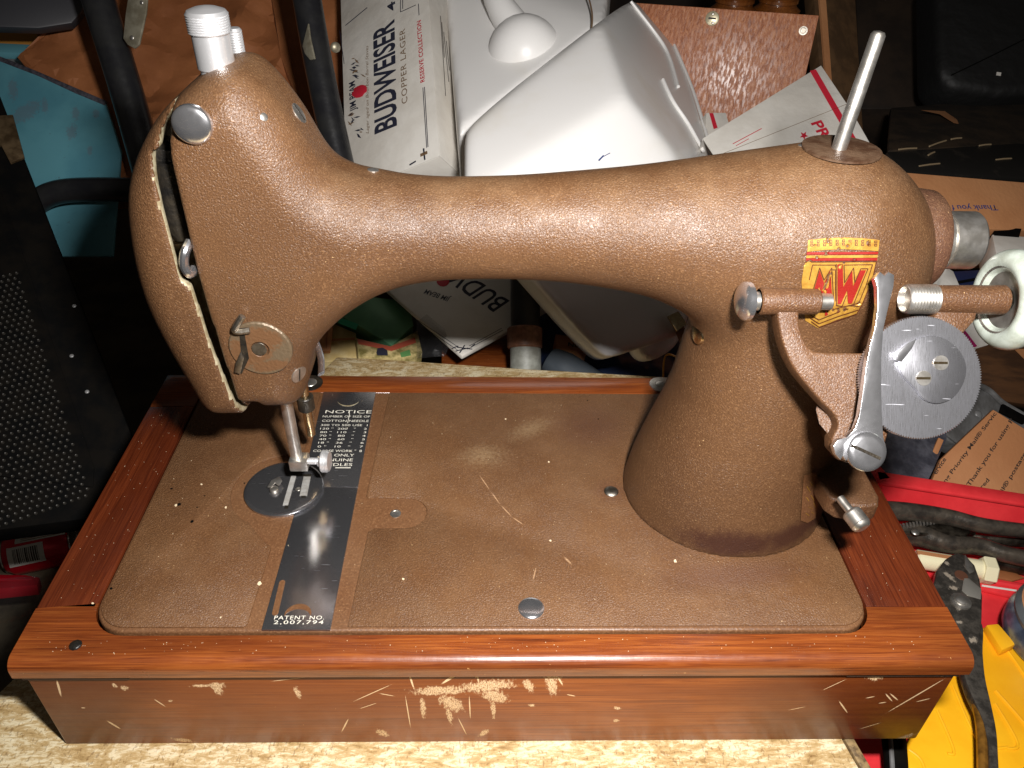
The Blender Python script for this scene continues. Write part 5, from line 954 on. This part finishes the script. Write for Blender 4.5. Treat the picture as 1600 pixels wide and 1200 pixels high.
pl = Pl((880, 540, 745), (914, 535, 750), (890, 552, 740)); P = pl.poly([(868, 522), (916, 528), (918, 545), (886, 552), (870, 546)]); t = thing('small_kraft_box', 'small kraft box with black print behind the grey rubber grip', 'box', floor_of(P)); part('box', prism(P, pl.n*-18), M['card'], t, bevel=.4); ptext('VIN', pl, (909, 538), (888, 535), (908, 544), M['ink_black'], t, .01)
pl = Pl((740, 560, 760), (800, 560, 765), (770, 590, 740)); P = pl.poly([(690, 520), (812, 510), (806, 600), (690, 600)]); t = thing('red_brown_box', 'red-brown wooden box behind the white case corner', 'box', floor_of(P)); part('box', prism(P, pl.n*-20), M['wood_x'], t, bevel=.8); part('box_edge', prism(pl.poly([(694, 522), (806, 513), (806, 518), (694, 527)], .3), pl.n*1), M['wood_y'], t)
t = thing('brown_strap', 'brown leather strap with a buckle behind the pillar', 'strap', at(1070, 600, 600)); part('strap', tube([at(1046, 480, 650), at(1060, 510, 640), at(1075, 560, 600), at(1064, 612, 560)], 7, 10, flat=.25), simple('brown_leather', hexc(110, 66, 34), .5), t); part('buckle', prism(Pl((1050, 490, 620), (1070, 500, 622), (1056, 520, 616)).poly([(1043, 494), (1060, 486), (1074, 506), (1058, 518)]), fw*5), M['brass'], t, bevel=.8)
t = thing('yellow_wire', 'thin yellow wire curling behind the right hinge', 'wire', at(1050, 600, 560)); part('wire', tube([at(1040, 592, 566), at(1050, 594, 562), at(1062, 592, 562), at(1070, 582, 570), at(1060, 560, 580), at(1040, 556, 590), at(1036, 590, 585)], .8, 6), simple('yellow_wire_sheath', hexc(220, 150, 40), .4), t)
# --- lower shelf at the left with cans
ZS = -430
P = [on(x, y, 2, ZS) for x, y in [(-80, 794), (30, 790), (140, 804), (220, 900), (180, 1180), (-160, 1180)]]
t = thing('lower_shelf', 'dusty grey lower shelf at the left, carrying red cans', 'shelf', floor_of(P)); part('board', prism(P, (0, 0, -16)), simple('dusty_grey_board', hexc(122, 110, 88), .7, 0, hexc(88, 78, 62), .03, bs=.1, bd=.001), t)
for k, c in enumerate((( -40, 796), (150, 806))): p_ = on(*c, 2, ZS-16); part('shelf_post', box((p_.x-12, p_.y-30, -600), (p_.x+12, p_.y-6, ZS-16.5)), M['black_matt'], t)
M['can_red'] = simple('red_can_print', hexc(206, 18, 40), .28, .3); M['alu'] = simple('aluminium', (.75, .75, .76, 1), .25, 1.0)
def can(p0, p1, r, label, lab=True):
    t = thing('drink_can', label, 'can', (p0+p1)/2-Vector((0, 0, r)), 'cans on the lower shelf'); d = (p1-p0).normalized(); L = (p1-p0).length
    part('body', lathe(p0, d, [(0, r*.8), (3, r*.86), (8, r), (L-8, r), (L-3, r*.86)], 40), M['can_red'], t); part('can_end', lathe(p0-d*.6, -d, [(0, r*.8), (1.5, r*.79), (1.6, r*.72), (-2, r*.66), (-2, .2)], 36), M['alu'], t); part('can_end', lathe(p1-d*2.6, d, [(0, r*.84), (1.5, r*.8), (1.6, r*.74), (0, r*.7), (-.2, .2)], 36), M['alu'], t)
    if lab:
        x = (CX-(p0+p1)/2); x = (x-d*x.dot(d)).normalized(); y = d.cross(x)
        def patch(t0, t1, a0, a1, rr, mt, nm):
            g = G(); n = 12; v = []
            for i in range(n+1):
                a = a0+(a1-a0)*i/n
                for tt_ in (t0, t1): v.append(p0+d*tt_+x*(rr*math.cos(a))+y*(rr*math.sin(a)))
            g.add(v, [(2*i, 2*i+1, 2*i+3, 2*i+2) for i in range(n)]); part(nm, g, mt, t)
        sgn = 1 if (y.dot(UP) > 0) else -1
        patch(L*.10, L*.62, sgn*-.62, sgn*.32, r+.2, M['white_card'], 'bar_code_panel'); patch(L*.22, L*.95, sgn*.45, sgn*1.05, r+.2, M['white_card'], 'text_panel')
        rnd = random.Random(2); q = L*.18
        while q < L*.54:
            wv = rnd.choice((.5, .8, 1.4)); patch(q, q+wv, sgn*-.5, sgn*.2, r+.35, M['ink_black'], 'bar_code_line'); q += wv+rnd.choice((.6, .9, 1.3))
        for k in range(5): patch(L*.3, L*.88, sgn*(.53+k*.09), sgn*(.56+k*.09), r+.35, M['ink_brown'], 'print_line')
can(on(12, 868, 2, ZS+25), on(118, 846, 2, ZS+25), 25, 'red can with a white bar code panel lying on the lower shelf')
can(on(-120, 842, 2, ZS+25), on(2, 834, 2, ZS+25), 24, 'red can cut off by the left edge, above the plastic bag', False)
pl = Pl((0, 900, 800), (60, 895, 805), (30, 920, 780)); P = pl.poly([(-80, 896), (40, 898), (62, 902), (58, 914), (-80, 928)])
t = thing('red_carton', 'flattened red carton between the cans and the clear bag', 'carton', floor_of(P)); part('carton', prism(P, pl.n*-12), M['can_red'], t, bevel=1); part('carton_fold', prism(pl.poly([(-60, 906), (50, 904), (50, 906), (-60, 909)], .3), pl.n*.4), M['ink_red'], t)
pl = Pl((0, 940, 760), (60, 930, 770), (20, 1040, 700)); t = thing('clear_bag', 'crumpled clear plastic bag at the left edge, below the red cans', 'plastic bag', floor_of(pl.poly([(0, 1090), (40, 1080)])))
part('bag', crumple(pl, [(-90, 925), (20, 915), (66, 905), (80, 960), (56, 1070), (-90, 1090)], 9, 10, 22, 51, 8), M['film'], t, solid=.3)
# --- grit and paint flecks
rnd = random.Random(11); g = G(); gd = G()
def fleck(gg, c, n, r_, h):
    a0 = rnd.uniform(0, 6); k = rnd.randint(4, 6); u, v, n = frame(n)
    pts = [c+u*(r_*rnd.uniform(.5, 1)*math.cos(a0+6.283*i/k))+v*(r_*rnd.uniform(.4, .9)*math.sin(a0+6.283*i/k)) for i in range(k)]; prism(pts, n*h, gg)
for _ in range(120):
    x, y = rnd.uniform(-190, 180), rnd.uniform(18, 198); fleck(g, Vector((x, y, 2.16)), (0, 0, 1), rnd.choice((.12, .15, .2, .25, .3)), .15)
for x, y, r_ in ((275, 790, 1.2), (315, 757, 1.0), (353, 793, 1.0), (1055, 877, 1.7), (857, 722, .9), (630, 905, 1.0), (405, 912, 1.6), (345, 965, .7), (145, 943, .8), (790, 655, .7), (430, 690, .6), (860, 845, 1.0)): fleck(g, on(x, y, 2, 2.16), (0, 0, 1), r_, .3)
for _ in range(110):
    x = rnd.uniform(-222, 222); fleck(g, Vector((x, rnd.uniform(2, 11), .02)), (0, 0, 1), rnd.choice((.1, .14, .2, .28)), .12)
for _ in range(60): fleck(g, Vector((rnd.uniform(-222, -199), rnd.uniform(30, 185), .02)), (0, 0, 1), rnd.choice((.12, .16, .22)), .12); fleck(g, Vector((rnd.uniform(187, 222), rnd.uniform(30, 200), .02)), (0, 0, 1), rnd.choice((.12, .16, .24)), .12)
for x, y, r_ in ((280, 788, 1.8), (268, 764, 1.1), (300, 815, 1.2), (174, 920, 1.1), (320, 775, .6), (308, 793, .5), (382, 755, .7), (935, 655, .8), (918, 626, .6)): fleck(gd, on(x, y, 2, 2.16), (0, 0, 1), r_, .3)
single('grit', g, simple('pale_grit', hexc(225, 205, 170), .6), '', '', kind='stuff', smooth=False); single('dark_grit', gd, M['black_matt'], '', '', kind='stuff', smooth=False)
